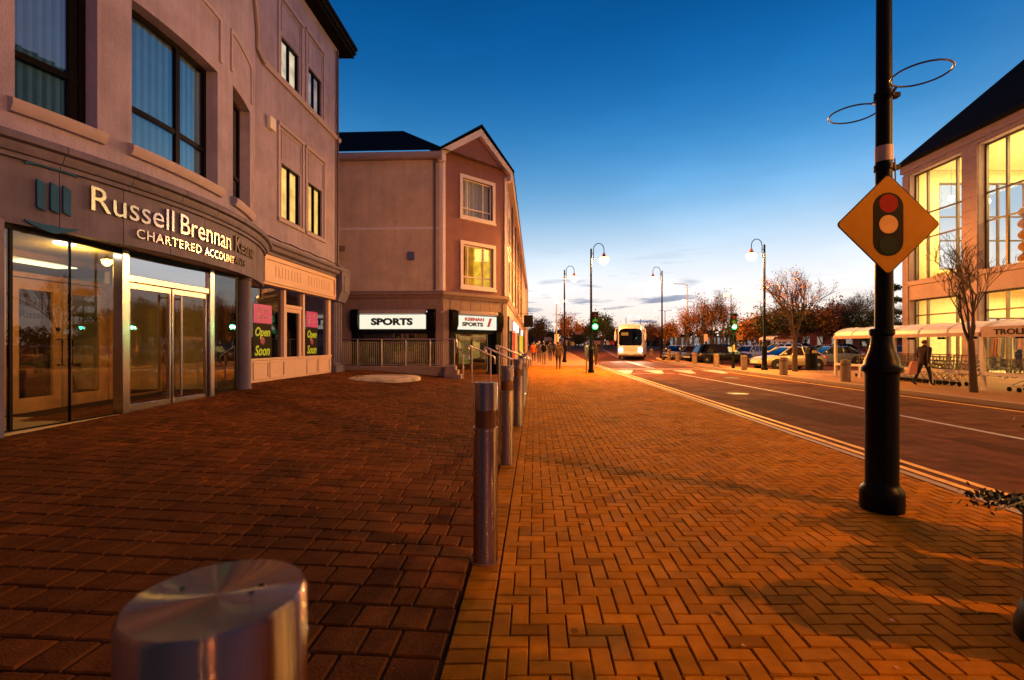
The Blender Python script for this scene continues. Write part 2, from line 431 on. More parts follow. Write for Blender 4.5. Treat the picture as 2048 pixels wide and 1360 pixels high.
while yy < 52.3:
    y1 = min(yy+.9, 52.4); xa, xb = lerp_pts(RK, yy), lerp_pts(RK, y1); z0, z1 = zg(yy), zg(y1)
    g.hexa([Vector(p) for p in ((xa, yy, z0-.1), (xa+.15, yy, z0-.1), (xb+.15, y1, z1-.1), (xb, y1, z1-.1), (xa+.01, yy, z0+.094), (xa+.15, yy, z0+.094), (xb+.15, y1, z1+.094), (xb+.01, y1, z1+.094))])
    yy = y1
structure('far_side_kerb', g, KERB)

# painted markings
def line(mb, xf, y0, y1, wd, z=-.026, step=1.5):
    y = y0
    while y < y1-1e-6:
        e = min(y+step, y1)
        mb.quad((xf(y)-wd/2, y, zg(y)+z), (xf(y)+wd/2, y, zg(y)+z), (xf(e)+wd/2, e, zg(e)+z), (xf(e)-wd/2, e, zg(e)+z))
        y = e
g = MB()
line(g, lambda y: KQ+K*y+.17, -8, 78, .1); line(g, lambda y: KQ+K*y+.40, -8, 78, .1)
line(g, lambda y: lerp_pts(RK, y)-.42, -10, 47, .12)
structure('yellow_lines', g, YELL)
CL = [(8.1, -10), (8.3, 8), (8.68, 16), (8.8, 24.6), (9.3, 33.7), (12.5, 60), (16.5, 90)]
g = MB()
line(g, lambda y: lerp_pts(CL, y), -10, 25.6, .12); line(g, lambda y: lerp_pts(CL, y), 31, 90, .12)
line(g, lambda y: lerp_pts(CL, y)+.22, 32, 90, .08)
for x0 in (6.05, 7.8, 9.55, 11.3):
    g.quad((x0, 26.0, -.026), (x0+.35, 26.0, -.026), (x0+1.25, 29.2, -.026), (x0+.1, 29.2, -.026))
g.quad((5.7, 25.7, -.025), (8.7, 25.9, -.025), (8.7, 26.05, -.025), (5.7, 25.85, -.025))
for a, b in ((30.5, 31.0),):
    g.quad((5.9, a, -.025), (12.5, a, -.025), (12.5, b, -.025), (5.9, b, -.025))
structure('white_markings', g, WROAD)

# repairs, tyre-polished tracks and covers in the road
PATCH = mat('asphalt_patch', (.075, .026, .013), .88, var=.3, scale=6, bump=.9, bscale=90, spec=.05)
g = MB()
for (x0, x1, y0, y1) in ((6.1, 7.3, 9.2, 13.6), (9.4, 10.6, 12.0, 12.7), (5.6, 6.3, 17.5, 22.0), (9.8, 11.2, 17.6, 19.2), (7.0, 7.5, 5.2, 8.0)):
    g.quad((x0, y0, -.0285), (x1, y0+.05, -.0285), (x1-.03, y1, -.0285), (x0+.02, y1-.06, -.0285))
structure('road_patch', g, PATCH)
IRON = mat('cast_iron', (.05, .035, .03), .5, metal=.6, bump=.5, bscale=60)
for x, y, lab in ((7.1, 15.2, 'round iron manhole cover in the near lane of the road'), (10.2, 22.5, 'round iron manhole cover in the far lane before the crossing')):
    g = MB(); g.lathe([(.33, -.04), (.33, -.022), (.30, -.022), (.30, -.026), (.0001, -.026)], 28, (x, y, 0)); tag(g.build('manhole_cover', IRON, offset=Vector((x, y, -.03))), lab, 'manhole cover')
# ------------------------------------------------------------------ world: dusk sky
wd = bpy.data.worlds.new('World'); SC.world = wd; wd.use_nodes = True
nt = wd.node_tree
for n in list(nt.nodes): nt.nodes.remove(n)
N = nt.nodes.new; L = nt.links.new
out = N('ShaderNodeOutputWorld'); bg = N('ShaderNodeBackground'); L(bg.outputs[0], out.inputs[0])
tc = N('ShaderNodeTexCoord'); nm = N('ShaderNodeVectorMath'); nm.operation = 'NORMALIZE'; L(tc.outputs['Generated'], nm.inputs[0])
sp = N('ShaderNodeSeparateXYZ'); L(nm.outputs[0], sp.inputs[0])
ramp = N('ShaderNodeValToRGB'); ramp.color_ramp.interpolation = 'B_SPLINE'
L(sp.outputs[2], ramp.inputs[0])
stops = [(0, (236, 190, 165)), (.05, (250, 232, 218)), (.12, (244, 244, 247)), (.19, (196, 219, 239)), (.27, (112, 174, 220)), (.37, (48, 132, 196)), (.48, (6, 98, 168)), (.60, (0, 74, 138)), (1, (0, 50, 100))]
el = ramp.color_ramp.elements
while len(el) < len(stops): el.new(.5)
for e, (p, c) in zip(el, stops): e.position = p; e.color = (*s2l(c), 1)
# the afterglow lies ahead and to the right; the sky behind is dimmer
dt = N('ShaderNodeVectorMath'); dt.operation = 'DOT_PRODUCT'; dt.inputs[1].default_value = (.55, .835, 0); L(nm.outputs[0], dt.inputs[0])
gl = N('ShaderNodeMapRange'); gl.inputs[1].default_value = -1; gl.inputs[2].default_value = 1; gl.inputs[3].default_value = .20; gl.inputs[4].default_value = 1.20
L(dt.outputs['Value'], gl.inputs[0])
mul = N('ShaderNodeMix'); mul.data_type = 'RGBA'; mul.blend_type = 'MULTIPLY'; mul.inputs[0].default_value = 1
L(ramp.outputs[0], mul.inputs[6]); L(gl.outputs[0], mul.inputs[7])
# pinkish glow added to the unseen sky behind and right, to tint the facade
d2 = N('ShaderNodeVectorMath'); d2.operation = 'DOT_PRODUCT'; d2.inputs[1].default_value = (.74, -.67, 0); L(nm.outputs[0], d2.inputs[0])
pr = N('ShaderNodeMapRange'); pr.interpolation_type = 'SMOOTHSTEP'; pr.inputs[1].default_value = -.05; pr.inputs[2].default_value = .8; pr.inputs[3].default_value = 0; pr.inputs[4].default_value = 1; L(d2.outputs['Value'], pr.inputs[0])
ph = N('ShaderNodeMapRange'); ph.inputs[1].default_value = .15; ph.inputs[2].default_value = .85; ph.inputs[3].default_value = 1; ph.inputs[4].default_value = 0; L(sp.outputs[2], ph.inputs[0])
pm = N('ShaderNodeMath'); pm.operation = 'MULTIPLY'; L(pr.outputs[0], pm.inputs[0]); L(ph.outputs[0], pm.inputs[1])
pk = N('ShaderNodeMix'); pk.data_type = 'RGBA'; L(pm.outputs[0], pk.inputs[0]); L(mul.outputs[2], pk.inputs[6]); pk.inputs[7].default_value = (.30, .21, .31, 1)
# low bands of cloud
mp = N('ShaderNodeMapping'); mp.inputs['Scale'].default_value = (5, 5, 46); mp.inputs['Location'].default_value = (1.3, .4, 2.2)
L(nm.outputs[0], mp.inputs[0])
nz = N('ShaderNodeTexNoise'); nz.inputs['Scale'].default_value = 1.6; nz.inputs['Detail'].default_value = 6; nz.inputs['Roughness'].default_value = .55; L(mp.outputs[0], nz.inputs['Vector'])
cr = N('ShaderNodeValToRGB'); cr.color_ramp.elements[0].position = .55; cr.color_ramp.elements[1].position = .66; L(nz.outputs[0], cr.inputs[0])
em = N('ShaderNodeValToRGB'); L(sp.outputs[2], em.inputs[0])
e2 = em.color_ramp.elements
while len(e2) < 5: e2.new(.5)
for e, (p, v) in zip(e2, ((0, .9), (.06, .9), (.10, .75), (.14, .25), (.20, 0))): e.position = p; e.color = (v, v, v, 1)
az = N('ShaderNodeMapRange'); az.inputs[1].default_value = .32; az.inputs[2].default_value = .46; az.inputs[3].default_value = 1; az.inputs[4].default_value = .12; L(sp.outputs[0], az.inputs[0])
m0 = N('ShaderNodeMath'); m0.operation = 'MULTIPLY'; L(cr.outputs[0], m0.inputs[0]); L(az.outputs[0], m0.inputs[1])
mm = N('ShaderNodeMath'); mm.operation = 'MULTIPLY'; L(m0.outputs[0], mm.inputs[0]); L(em.outputs[0], mm.inputs[1])
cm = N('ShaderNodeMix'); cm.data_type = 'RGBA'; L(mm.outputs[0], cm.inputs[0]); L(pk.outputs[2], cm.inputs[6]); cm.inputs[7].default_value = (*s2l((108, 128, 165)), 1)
# thin high haze
mp2 = N('ShaderNodeMapping'); mp2.inputs['Scale'].default_value = (2, 2, 7); L(nm.outputs[0], mp2.inputs[0])
nz2 = N('ShaderNodeTexNoise'); nz2.inputs['Scale'].default_value = 1.4; nz2.inputs['Detail'].default_value = 5; L(mp2.outputs[0], nz2.inputs['Vector'])
hr = N('ShaderNodeMapRange'); hr.inputs[1].default_value = .4; hr.inputs[2].default_value = .75; hr.inputs[3].default_value = .95; hr.inputs[4].default_value = 1.12; L(nz2.outputs[0], hr.inputs[0])
hm = N('ShaderNodeMix'); hm.data_type = 'RGBA'; hm.blend_type = 'MULTIPLY'; hm.inputs[0].default_value = 1; L(cm.outputs[2], hm.inputs[6]); L(hr.outputs[0], hm.inputs[7])
sk = N('ShaderNodeTexSky'); sk.sky_type = 'NISHITA'; sk.sun_disc = False; sk.sun_elevation = R(-2.5); sk.sun_rotation = R(25)
sm = N('ShaderNodeMix'); sm.data_type = 'RGBA'; sm.blend_type = 'ADD'; sm.inputs[0].default_value = .02
L(hm.outputs[2], sm.inputs[6]); L(sk.outputs[0], sm.inputs[7])
L(sm.outputs[2], bg.inputs[0]); bg.inputs[1].default_value = 1.0

# ------------------------------------------------------------------ camera
cam = bpy.data.cameras.new('camera'); co = bpy.data.objects.new('camera', cam); COL.objects.link(co)
co.location = (0, 0, 1.5); co.rotation_euler = (R(90), 0, 0)
cam.lens = 17; cam.sensor_width = 36; cam.shift_y = 10/2048; cam.clip_start = .05; cam.clip_end = 9000
cam.dof.use_dof = True; cam.dof.focus_distance = 4.2; cam.dof.aperture_fstop = 4.0
SC.camera = co
SC.view_settings.view_transform = 'Standard'; SC.view_settings.look = 'None'; SC.view_settings.exposure = 0; SC.view_settings.gamma = 1

def lamp_light(name, loc, power, col=(1, .36, .055), rad=.12, parent=None):
    l = bpy.data.lights.new(name, 'POINT'); l.energy = power; l.color = col; l.shadow_soft_size = rad
    o = bpy.data.objects.new(name, l); COL.objects.link(o); o.location = loc
    if parent: o.parent = parent; o.location = Vector(loc)-parent_loc(parent)
    return o
def area_light(name, loc, power, col, sx, sy, rot=(0, 0, 0)):
    l = bpy.data.lights.new(name, 'AREA'); l.energy = power; l.color = col; l.shape = 'RECTANGLE'; l.size = sx; l.size_y = sy
    o = bpy.data.objects.new(name, l); COL.objects.link(o); o.location = loc; o.rotation_euler = rot
    return o
# ================================================================== office building (left)
BQ, BS, RW = -14.85, 8.9, 8.4
def Mb(th, z, d):
    r = RW+d; a = R(th); return F(BQ+r*cos(a), BS+r*sin(a), z)
def Ms(s, z, d): return F(-7.53+d, s, z)
CGLASS = glass('coated_glass', (1, 1, 1), 1.5, add=.24)
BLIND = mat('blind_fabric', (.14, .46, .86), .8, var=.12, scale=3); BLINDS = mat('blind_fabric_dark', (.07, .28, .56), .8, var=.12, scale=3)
SLATE = mat('roof_slate', (.006, .006, .008), .9, var=.2, scale=20, bump=.3, spec=.08)
LITW = emis('lit_blind_warm', (1, .56, .13), 1.5, .25, 2.5)
LITP = emis('lit_blind_pale', (1, .74, .42), 1.0, .3, 2.5)
LITD = emis('lit_blind_dim', (1, .66, .50), .42, .4, 2.5)
office = thing('office_building', 'pink three storey office building with a curved bay and lettered fascia over glass doors', 'building', F(-7.5, 9, .35))
bw = [(-17.6, -11, 4.75, 7.05), (-7.4, 7.0, 4.75, 7.1), (11.7, 20.6, 4.75, 7.2)]
sw = [(14.36, 15.5, 5.3, 6.92), (16.07, 17.1, 5.3, 6.92), (14.36, 15.45, 9.5, 10.72), (16.07, 17.05, 9.5, 10.78)]
g = MB()
facade(g, Mb, [-29.4, 29.4], [3.9, 12.75], bw, .28, du=1.6)
facade(g, Ms, [13.02, 18.5], [4.0, 12.75], sw, .13)
facade(g, Ms, [-4, 4.78], [0, 12.75], [], .2)
p = [F(-7.53, 18.5, 0), F(-16, 18.5, 0), F(-16, 18.5, 12.75), F(-7.53, 18.5, 12.75)]
g.quad(*p)
g.quad(F(-7.53, 17.65, .3), F(-7.53, 18.5, .3), F(-7.53, 18.5, 4.0), F(-7.53, 17.65, 4.0))
g.build('wall', PLASTER, office)
# eaves and roof
g = MB()
g.prism([(-.35, 12.75), (.42, 12.75), (.42, 12.86), (.5, 12.86), (.5, 13.02), (.56, 13.02), (.56, 13.14), (-.35, 13.14)], lambda a, b, h: F(-7.53+a, h, b), 12.9, 19.0)
g.hexa([F(-6.97, 12.9, 13.14), F(-6.97, 19.0, 13.14), F(-14, 19.0, 13.14), F(-14, 12.9, 13.14), F(-7.2, 13.0, 13.2), F(-7.2, 18.9, 13.2), F(-11, 16, 15.5), F(-11, 13.0, 15.5)])
g.build('roof', SLATE, office)
# string course, sills, raised panels, the arch on the bay
g = MB()
g.prism([(0, 9.24), (.07, 9.24), (.1, 9.33), (.1, 9.38), (.04, 9.42), (0, 9.42)], lambda a, b, h: F(-7.53+a, h, b), 13.35, 18.56)
g.build('string_course', TRIM, office)
g = MB()
path = [Ms(13.4, 9.3, .06)]+[Mb(t, zz, .05) for t, zz in ((29, 9.5), (28, 9.72), (26.5, 9.9), (24, 10.1), (20, 10.4), (14, 10.75), (7, 10.95), (0, 11.05), (-10, 10.9), (-20, 10.4), (-28, 9.7))]
g.tube(path, .06, 6, smooth=False); g.build('arch_moulding', TRIM, office)
for (a, b, c, d) in sw:
    g = MB()
    for (x0, x1, z0, z1) in ((a-.22, a-.12, c-.1, d+1.05), (b+.12, b+.22, c-.1, d+1.05), (a-.22, b+.22, d+1.05, d+1.15), (a-.22, b+.22, c-.16, c-.06)):
        ubox(g, Ms, x0, x1, z0, z1, -.01, .035 if z1-z0 > .12 or x1-x0 < .2 else .06)
    g.build('window_surround', TRIM, office)
    g = MB(); ubox(g, Ms, a-.02, a+.0, d+.1, d+.95, -.01, .02); ubox(g, Ms, b-.0, b+.02, d+.1, d+.95, -.01, .02); ubox(g, Ms, a-.02, b+.02, d+.93, d+.95, -.01, .021)
    g.build('panel_border', TRIM, office)
for (a, b, c, d) in bw:
    g = MB(); strip(g, Mb, a-.5, b+.5, [(-.02, c-.2), (.07, c-.2), (.12, c-.12), (.12, c-.04), (.0, c), (-.02, c)], 8); g.build('window_sill', TRIM, office)
    g = MB(); e = .07/RW*57.3
    for x0, x1, z0, z1 in ((a-.9, a-.9+e, d+.25, d+1.1), (b+.9-e, b+.9, d+.25, d+1.1), (a-.9, b+.9, d+1.1, d+1.17)):
        ubox(g, Mb, x0, x1, z0, z1, -.01, .03, 6)
    g.build('panel_border', TRIM, office)
# rainwater pipe, alarm box and a cable along the cornice
g = MB(); g.tube([Ms(18.28, 4.5, .07), Ms(18.28, 12.6, .07)], .045, 8); g.build('downpipe', mat('pipe_paint', (.12, .08, .09), .6), office)
g = MB(); ubox(g, Ms, 13.55, 13.85, 7.6, 7.95, .0, .12); g.build('alarm_box', WHITE, office, bevel=.02)
g = MB(); g.tube([Ms(13.1+.6*k_, 4.55+.03*(k_ % 2), .03) for k_ in range(10)], .012, 5); g.build('cable', DARKFRAME, office)
# ---- windows
def sash(name, Mp, u0, u1, z0, z1, dep, mull, trans, fm, gm, blind, n=1, fw=.07, zig=0, lab=None):
    k = (u1-u0)/max(1e-6, (Mp(u1, 0, 0)-Mp(u0, 0, 0)).length); e = fw*k
    g = MB()
    d0, d1 = -dep-.05, -dep+.03
    ubox(g, Mp, u0, u0+e, z0, z1, d0, d1); ubox(g, Mp, u1-e, u1, z0, z1, d0, d1)
    ubox(g, Mp, u0+e, u1-e, z0, z0+fw, d0, d1, n); ubox(g, Mp, u0+e, u1-e, z1-fw, z1, d0, d1, n)
    for m_ in mull: ubox(g, Mp, m_-e*.6, m_+e*.6, z0+fw, z1-fw, d0, d1+.004)
    for t_ in trans: ubox(g, Mp, u0+e, u1-e, t_-fw*.5, t_+fw*.5, d0, d1-.004, n)
    w_ = g.build(name, fm, office)
    if lab: w_['label'] = lab
    g = MB()
    for i in range(n):
        a = u0+(u1-u0)*i/n; b = u0+(u1-u0)*(i+1)/n
        g.quad(Mp(a, z0, -dep), Mp(b, z0, -dep), Mp(b, z1, -dep), Mp(a, z1, -dep))
    g.build('pane', gm, w_)
    g = MB()
    if zig:
        m_ = zig
        for i in range(m_):
            xa, xb = u0-.04*(u1-u0), u1+.22*(u1-u0)
            a = xa+(xb-xa)*i/m_; b = xa+(xb-xa)*(i+1.02)/m_
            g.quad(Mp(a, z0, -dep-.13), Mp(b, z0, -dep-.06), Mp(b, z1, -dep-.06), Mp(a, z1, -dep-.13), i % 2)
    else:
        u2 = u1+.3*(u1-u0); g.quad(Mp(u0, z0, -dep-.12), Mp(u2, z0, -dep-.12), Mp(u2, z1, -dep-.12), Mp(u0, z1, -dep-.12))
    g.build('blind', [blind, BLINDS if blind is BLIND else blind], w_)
    g = MB(); g.quad(Mp(u0, z0, -dep-.3), Mp(u1, z0, -dep-.3), Mp(u1, z1, -dep-.3), Mp(u0, z1, -dep-.3)); g.build('backing', BLACKM, w_)
    return w_
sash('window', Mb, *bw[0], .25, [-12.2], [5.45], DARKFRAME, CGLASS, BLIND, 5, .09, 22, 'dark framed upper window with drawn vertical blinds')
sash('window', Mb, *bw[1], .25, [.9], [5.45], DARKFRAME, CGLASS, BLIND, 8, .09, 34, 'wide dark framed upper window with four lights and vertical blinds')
sash('window', Mb, *bw[2], .25, [16], [5.45], DARKFRAME, DGLASS, BLACKM, 4, .09, 0, 'narrow unlit upper window')
for (a, b, c, d), bl in zip(sw, (LITW, LITW, LITP, LITD)):
    sash('window', Ms, a, b, c, d, .09, [(a+b)/2], [], DARKFRAME, GLASS, bl, 1, .04, 7, 'small upper window lit warm from inside')
# ---- curved stone fascia and cornice over the entrance
g = MB()
pd = 5.62; t0 = -32.0
edges = [t0]+[-9.5-pd*k for k in (4, 3, 2, 1)]+[-9.5+pd*k for k in range(0, 8)]
edges = [t for t in edges if -32 <= t <= 31.7]; edges.append(31.7)
for a, b in zip(edges, edges[1:]):
    if b-a < .2: continue
    strip(g, lambda u, z, d: Mb(u, z, d+.2), a+.04, b-.04, [(-.12, 3.06), (0, 3.06), (0, 3.9), (-.12, 3.9)], max(1, int((b-a)/1.4)))
strip(g, lambda u, z, d: Mb(u, z, d+.2), -32, 31.7, [(-.3, 3.09), (-.014, 3.09), (-.014, 3.92), (-.3, 3.92)], 44)
g.build('fascia', STONE, office)
g = MB()
segs = 11
for i in range(segs):
    a = -33.5+67*i/segs; b = -33.5+67*(i+1)/segs
    strip(g, lambda u, z, d: Mb(u, z, d+.2), a+.03, b-.03, [(-.3, 3.9), (.05, 3.9), (.05, 3.96), (.09, 3.97), (.13, 4.05), (.13, 4.08), (.2, 4.1), (.21, 4.14), (.19, 4.2), (-.3, 4.26)], 4)
g.build('cornice', STONE, office)
g = MB()
n = 30
for i in range(n):
    a = -31+62*i/n; b = -31+62*(i+1)/n
    pa, pb = Mb(a, 3.08, .1), Mb(b, 3.08, .1)
    qa, qb = Vector((-7.9+K*pa.y, pa.y, 3.08)), Vector((-7.9+K*pb.y, pb.y, 3.08))
    g.quad(pa, pb, qb, qa)
g.build('soffit', TRIM, office)
# lettering on the fascia
GILT = mat('polished_letter', (.46, .44, .45), .25, metal=1, var=.05)
DARKREF = mat('dark_reflection_letter', (.05, .035, .04), .5)  # dark reflection in the last letters is put into this colour
NAVY = mat('dark_blue_letter', (.006, .085, .22), .5, spec=.2)
def Tf(th0, zb, d=.215):
    return lambda x, y, z: Mb(th0+x/8.62*57.2958, zb+y, d+z+.012)
g = MB(); text_fit(g, 'Russell', Tf(-12.7, 3.46), 1.36, .35, size=.45, extrude=.014, bold=.0); g.build('lettering', GILT, office, recalc=False)
g = MB(); text_fit(g, 'Brennan', Tf(-2.7, 3.46), 1.49, .35, size=.45, extrude=.014, bold=.0); g.build('lettering', GILT, office, recalc=False)
g = MB(); text_fit(g, 'Keane', Tf(8.6, 3.49), 1.06, .32, size=.45, extrude=.012, bold=.002); g.build('lettering', DARKREF, office, recalc=False)
g = MB(); text_fit(g, 'CHARTERED', Tf(-8.3, 3.20), 1.36, .15, size=.2, extrude=.01, bold=.002, space=1.12); g.build('lettering', GILT, office, recalc=False)
g = MB(); text_fit(g, 'ACCOUNT', Tf(1.35, 3.20), 1.03, .15, size=.2, extrude=.01, bold=.002, space=1.12); g.build('lettering', GILT, office, recalc=False)
g = MB(); text_fit(g, 'ANTS', Tf(8.5, 3.22), .5, .15, size=.2, extrude=.01, bold=.001, space=1.12); g.build('lettering', DARKREF, office, recalc=False)
g = MB()
T = Tf(-17.55, 3.0)
for x in (.10, .245, .385):
    g.prism([(x, .33), (x+.09, .29), (x+.09, .66), (x, .70)], lambda a, b, h: T(a, b, h), -.008, .02)
for sgn, zc in ((1, .0), (-1, 1.0)):
    for i in range(10):
        xa, xb = -.02+.58*i/10, -.02+.58*(i+1)/10
        ya = [(.87+.06*(1-((x-.27)/.29)**2)) if sgn > 0 else (.13-.06*(1-((x-.27)/.29)**2)) for x in (xa, xb)]
        th_ = [.055*(1-.8*abs((x-.27)/.29)) for x in (xa, xb)]
        g.prism([(xa, ya[0]-th_[0]), (xb, ya[1]-th_[1]), (xb, ya[1]+th_[1]), (xa, ya[0]+th_[0])], lambda a, b, h: T(a, b, h), -.008, .014)
g.build('emblem', NAVY, office)
# ---- glass entrance
WOOD = mat('honey_wood', (.32, .17, .06), .45, var=.2, scale=6)
WOODD = mat('brown_wood_panel', (.16, .07, .025), .5, var=.25, scale=5)
LFLOOR = mat('lobby_floor', (.42, .30, .13), .4, var=.15, scale=4)
LWALL = mat('lobby_wall', (.45, .36, .2), .8)
FZ = .37; GQ = -6.75
def G(s, z, d): return F(GQ+d, s, z)
g = MB()
g.quad(F(-12, 4.6, FZ), F(GQ, 4.6, FZ), F(GQ, 11.3, FZ), F(-12, 11.3, FZ))
ubox(g, G, 6.0, 11.0, .2, FZ+.012, -.1, .04)
g.build('lobby_floor', LFLOOR, office)
g = MB()
g.quad(F(-12, 4.6, 3.05), F(GQ-.02, 4.6, 3.05), F(GQ-.02, 11.3, 3.05), F(-12, 11.3, 3.05))
g.quad(F(-12, 4.6, FZ), F(-12, 11.3, FZ), F(-12, 11.3, 3.05), F(-12, 4.6, 3.05))
g.quad(F(-12, 4.6, FZ), F(-12, 4.6, 3.05), F(GQ, 4.6, 3.05), F(GQ, 4.6, FZ))
g.quad(F(-12, 11.3, FZ), F(GQ-.3, 11.3, FZ), F(GQ-.3, 11.3, 3.05), F(-12, 11.3, 3.05))
g.build('lobby_wall', LWALL, office)
g = MB()
def G2(s, z, d): return F(-8.4+d, s, z)
facade(g, G2, [4.6, 11.3], [FZ, 3.05], [(7.7, 9.55, FZ, 2.62), (7.7, 9.55, 2.7, 2.95), (10.0, 10.9, FZ+.1, 2.5)], .1)
g.build('partition', WOOD, office)
for a, b in ((7.72, 8.62), (8.63, 9.53)):
    g = MB()
    for x0, x1, z0, z1 in ((a, a+.17, FZ+.01, 2.6), (b-.17, b, FZ+.01, 2.6), (a+.17, b-.17, 2.42, 2.6), (a+.17, b-.17, FZ+.01, .62)):
        ubox(g, G2, x0, x1, z0, z1, -.07, -.02)
    d_ = g.build('inner_door', WOOD, office)
    g = MB(); g.quad(*[G2(x, z, -.045) for x, z in ((a+.17, .62), (b-.17, .62), (b-.17, 2.42), (a+.17, 2.42))]); g.build('pane', GLASS, d_)
    hx = b-.09 if a < 8 else a+.09
    g = MB(); g.tube([G2(hx, 1.15, -.02), G2(hx, 1.15, .06), G2(hx, 1.6, .06), G2(hx, 1.6, -.02)], .014, 8); g.tube([G2(hx, 1.78, -.03), G2(hx, 1.78, .01)], .035, 10); g.build('handle', DARKFRAME, d_)
    g = MB()
    tx = 'Russell' if a < 8 else 'n Keane'
    text_fit(g, tx, lambda x, y, z: G2(a+.2+x, 1.95+y, -.035), .5, .13, size=.15, extrude=.001); g.build('lettering', DARKFRAME, d_, recalc=False)
g = MB()
for x0, x1, z0, z1, d0 in ((6.6, 9.9, 1.05, 1.12, -.9), (6.6, 9.9, .75, .79, -1.2)): ubox(g, G2, x0, x1, z0, z1, d0-.5, d0)
ubox(g, G2, 4.6, 11.2, FZ, 3.0, -2.6, -2.5)
g.build('back_office_joinery', WOODD, office)
g = MB(); ubox(g, G2, 7.9, 8.15, 1.12, 1.55, -1.2, -1.0); ubox(g, G2, 8.2, 8.4, 1.12, 1.3, -1.2, -1.0); g.build('papers', WHITE, office)
g = MB(); g.hexa([G2(9.0, FZ, -1.3), G2(9.6, FZ, -1.3), G2(9.6, FZ, -.6), G2(9.0, FZ, -.6), G2(9.0, 1.1, -1.3), G2(9.6, 1.35, -1.3), G2(9.6, 1.35, -.9), G2(9.0, 1.1, -.9)]); g.build('armchair', mat('dark_green_cloth', (.012, .02, .012), .9), office)
# street glass, with dark joints
g = MB()
g.quad(*[G(x, z, 0) for x, z in ((6.1, FZ), (7.82, FZ), (7.82, 3.06), (6.1, 3.06))])
pane_ = g.build('entrance_glazing', glass('entrance_glass', (.88, .86, .78), 1.5, add=.03), office)
g = MB()
g.quad(*[G(x, z, 0) for x, z in ((10.08, FZ), (10.95, FZ), (10.95, 3.06), (10.08, 3.06))])
g.quad(*[F(q, s, z) for q, s, z in ((GQ, 10.95, FZ), (-7.4, 11.25, FZ), (-7.4, 11.25, 3.06), (GQ, 10.95, 3.06))])
g.build('entrance_glazing', DGLASS, office)
g = MB()
for x, hw in ((6.22, .02), (7.02, .004), (10.93, .02)): ubox(g, G, x-hw, x+hw, FZ, 3.06, -.03, .012)
ubox(g, G, 6.1, 10.95, 2.99, 3.06, -.04, .02); ubox(g, G, 6.1, 7.8, FZ, FZ+.03, -.03, .015)
g.build('glazing_bar', DARKFRAME, office)
g = MB()
ubox(g, G, 7.82, 7.96, FZ, 3.06, -.08, .08); ubox(g, G, 9.94, 10.07, FZ, 3.06, -.08, .08)
ubox(g, G, 7.96, 9.94, 2.55, 2.66, -.06, .06)
g.build('entrance_frame', SILVER, office, bevel=.008)
g = MB(); g.quad(*[G(x, z, .02) for x, z in ((7.96, 2.66), (9.94, 2.66), (9.94, 3.0), (7.96, 3.0))]); g.build('transom_pane', glass('reflective_glass', (.5, .5, .5), 1.7, add=.45), office)
RG = glass('door_glass', (.8, .74, .62), 1.5, add=.05)
for a, b in ((7.98, 8.93), (8.96, 9.92)):
    g = MB()
    for x0, x1, z0, z1 in ((a, a+.05, FZ+.02, 2.54), (b-.05, b, FZ+.02, 2.54), (a+.05, b-.05, 2.44, 2.54), (a+.05, b-.05, FZ+.02, FZ+.14)):
        ubox(g, G, x0, x1, z0, z1, -.03, .03)
    d_ = g.build('entrance_door', SILVER, office, bevel=.004)
    g = MB(); g.quad(*[G(x, z, 0) for x, z in ((a+.05, FZ+.14), (b-.05, FZ+.14), (b-.05, 2.44), (a+.05, 2.44))]); g.build('pane', RG, d_)
    hx = b-.13 if a < 8.5 else a+.13
    g = MB(); g.tube([G(hx, FZ+.18, .1), G(hx, 2.42, .1)], .02, 10)
    for zz in (FZ+.24, 2.36): g.tube([G(hx, zz, .0), G(hx, zz, .1)], .016, 8)
    g.build('handle', SILVER, d_)
# pier, column
g = MB(); ubox(g, G, 4.9, 6.06, 0, 3.08, -.5, .1); g.build('pier', STONE, office)
g = MB(); g.lathe([(.19, .0), (.19, .46), (.15, .5), (.15, 3.0), (.17, 3.02), (.17, 3.08)], 28, F(-6.8, 11.3, 0)); g.build('column', STONE, office)
# lobby lights
g = MB(); g.lathe([(.13, 3.02), (.13, 3.045)], 20, F(-7.1, 7.3, 0)); dl = g.build('downlight', emis('downlight_glow', (1, .95, .8), 9), office)
lamp_light('lobby_lamp', F(-7.25, 7.7, 2.85), 42, (1, .62, .13), .15)
lamp_light('back_office_lamp', F(-9.4, 8.4, 2.8), 26, (1, .6, .13), .2)
for x0, x1 in ((7.0, 7.7), (8.4, 9.4)):
    g = MB(); ubox(g, G2, x0, x1, 2.98, 3.0, -.9, -.5); g.build('ceiling_panel', emis('panel_glow', (1, .85, .5), 2.2), office)

# ---- cream shopfront to the right of the bay
CREAM = mat('cream_paint', (.60, .42, .36), .5, var=.06, bump=.08)
CREAM2 = mat('cream_paint_shade', (.52, .36, .31), .55, var=.06)
def S(s, z, d): return F(-7.5+d, s, z)
g = MB()
ubox(g, S, 12.4, 17.65, .3, 1.08, -.12, .06)                       # stall riser
for x in (13.4, 14.3, 15.6, 16.35): pass
for a, b in ((12.75, 13.5), (13.55, 14.35), (15.75, 16.55), (16.6, 17.5)):
    for x0, x1, z0, z1 in ((a, a+.05, .62, 1.0), (b-.05, b, .62, 1.0), (a, b, 1.0, 1.05), (a, b, .56, .62)): ubox(g, S, x0, x1, z0, z1, .058, .085)
for x, w_ in ((12.55, .08), (14.42, .06), (15.6, .06), (17.55, .1)): ubox(g, S, x-w_, x+w_, 1.08 if w_ > .07 or 1 else .3, 3.14, -.1, .05)
ubox(g, S, 12.4, 17.65, 1.08, 1.14, -.1, .09)
sf = g.build('shopfront', CREAM, office, bevel=.006)
g = MB()
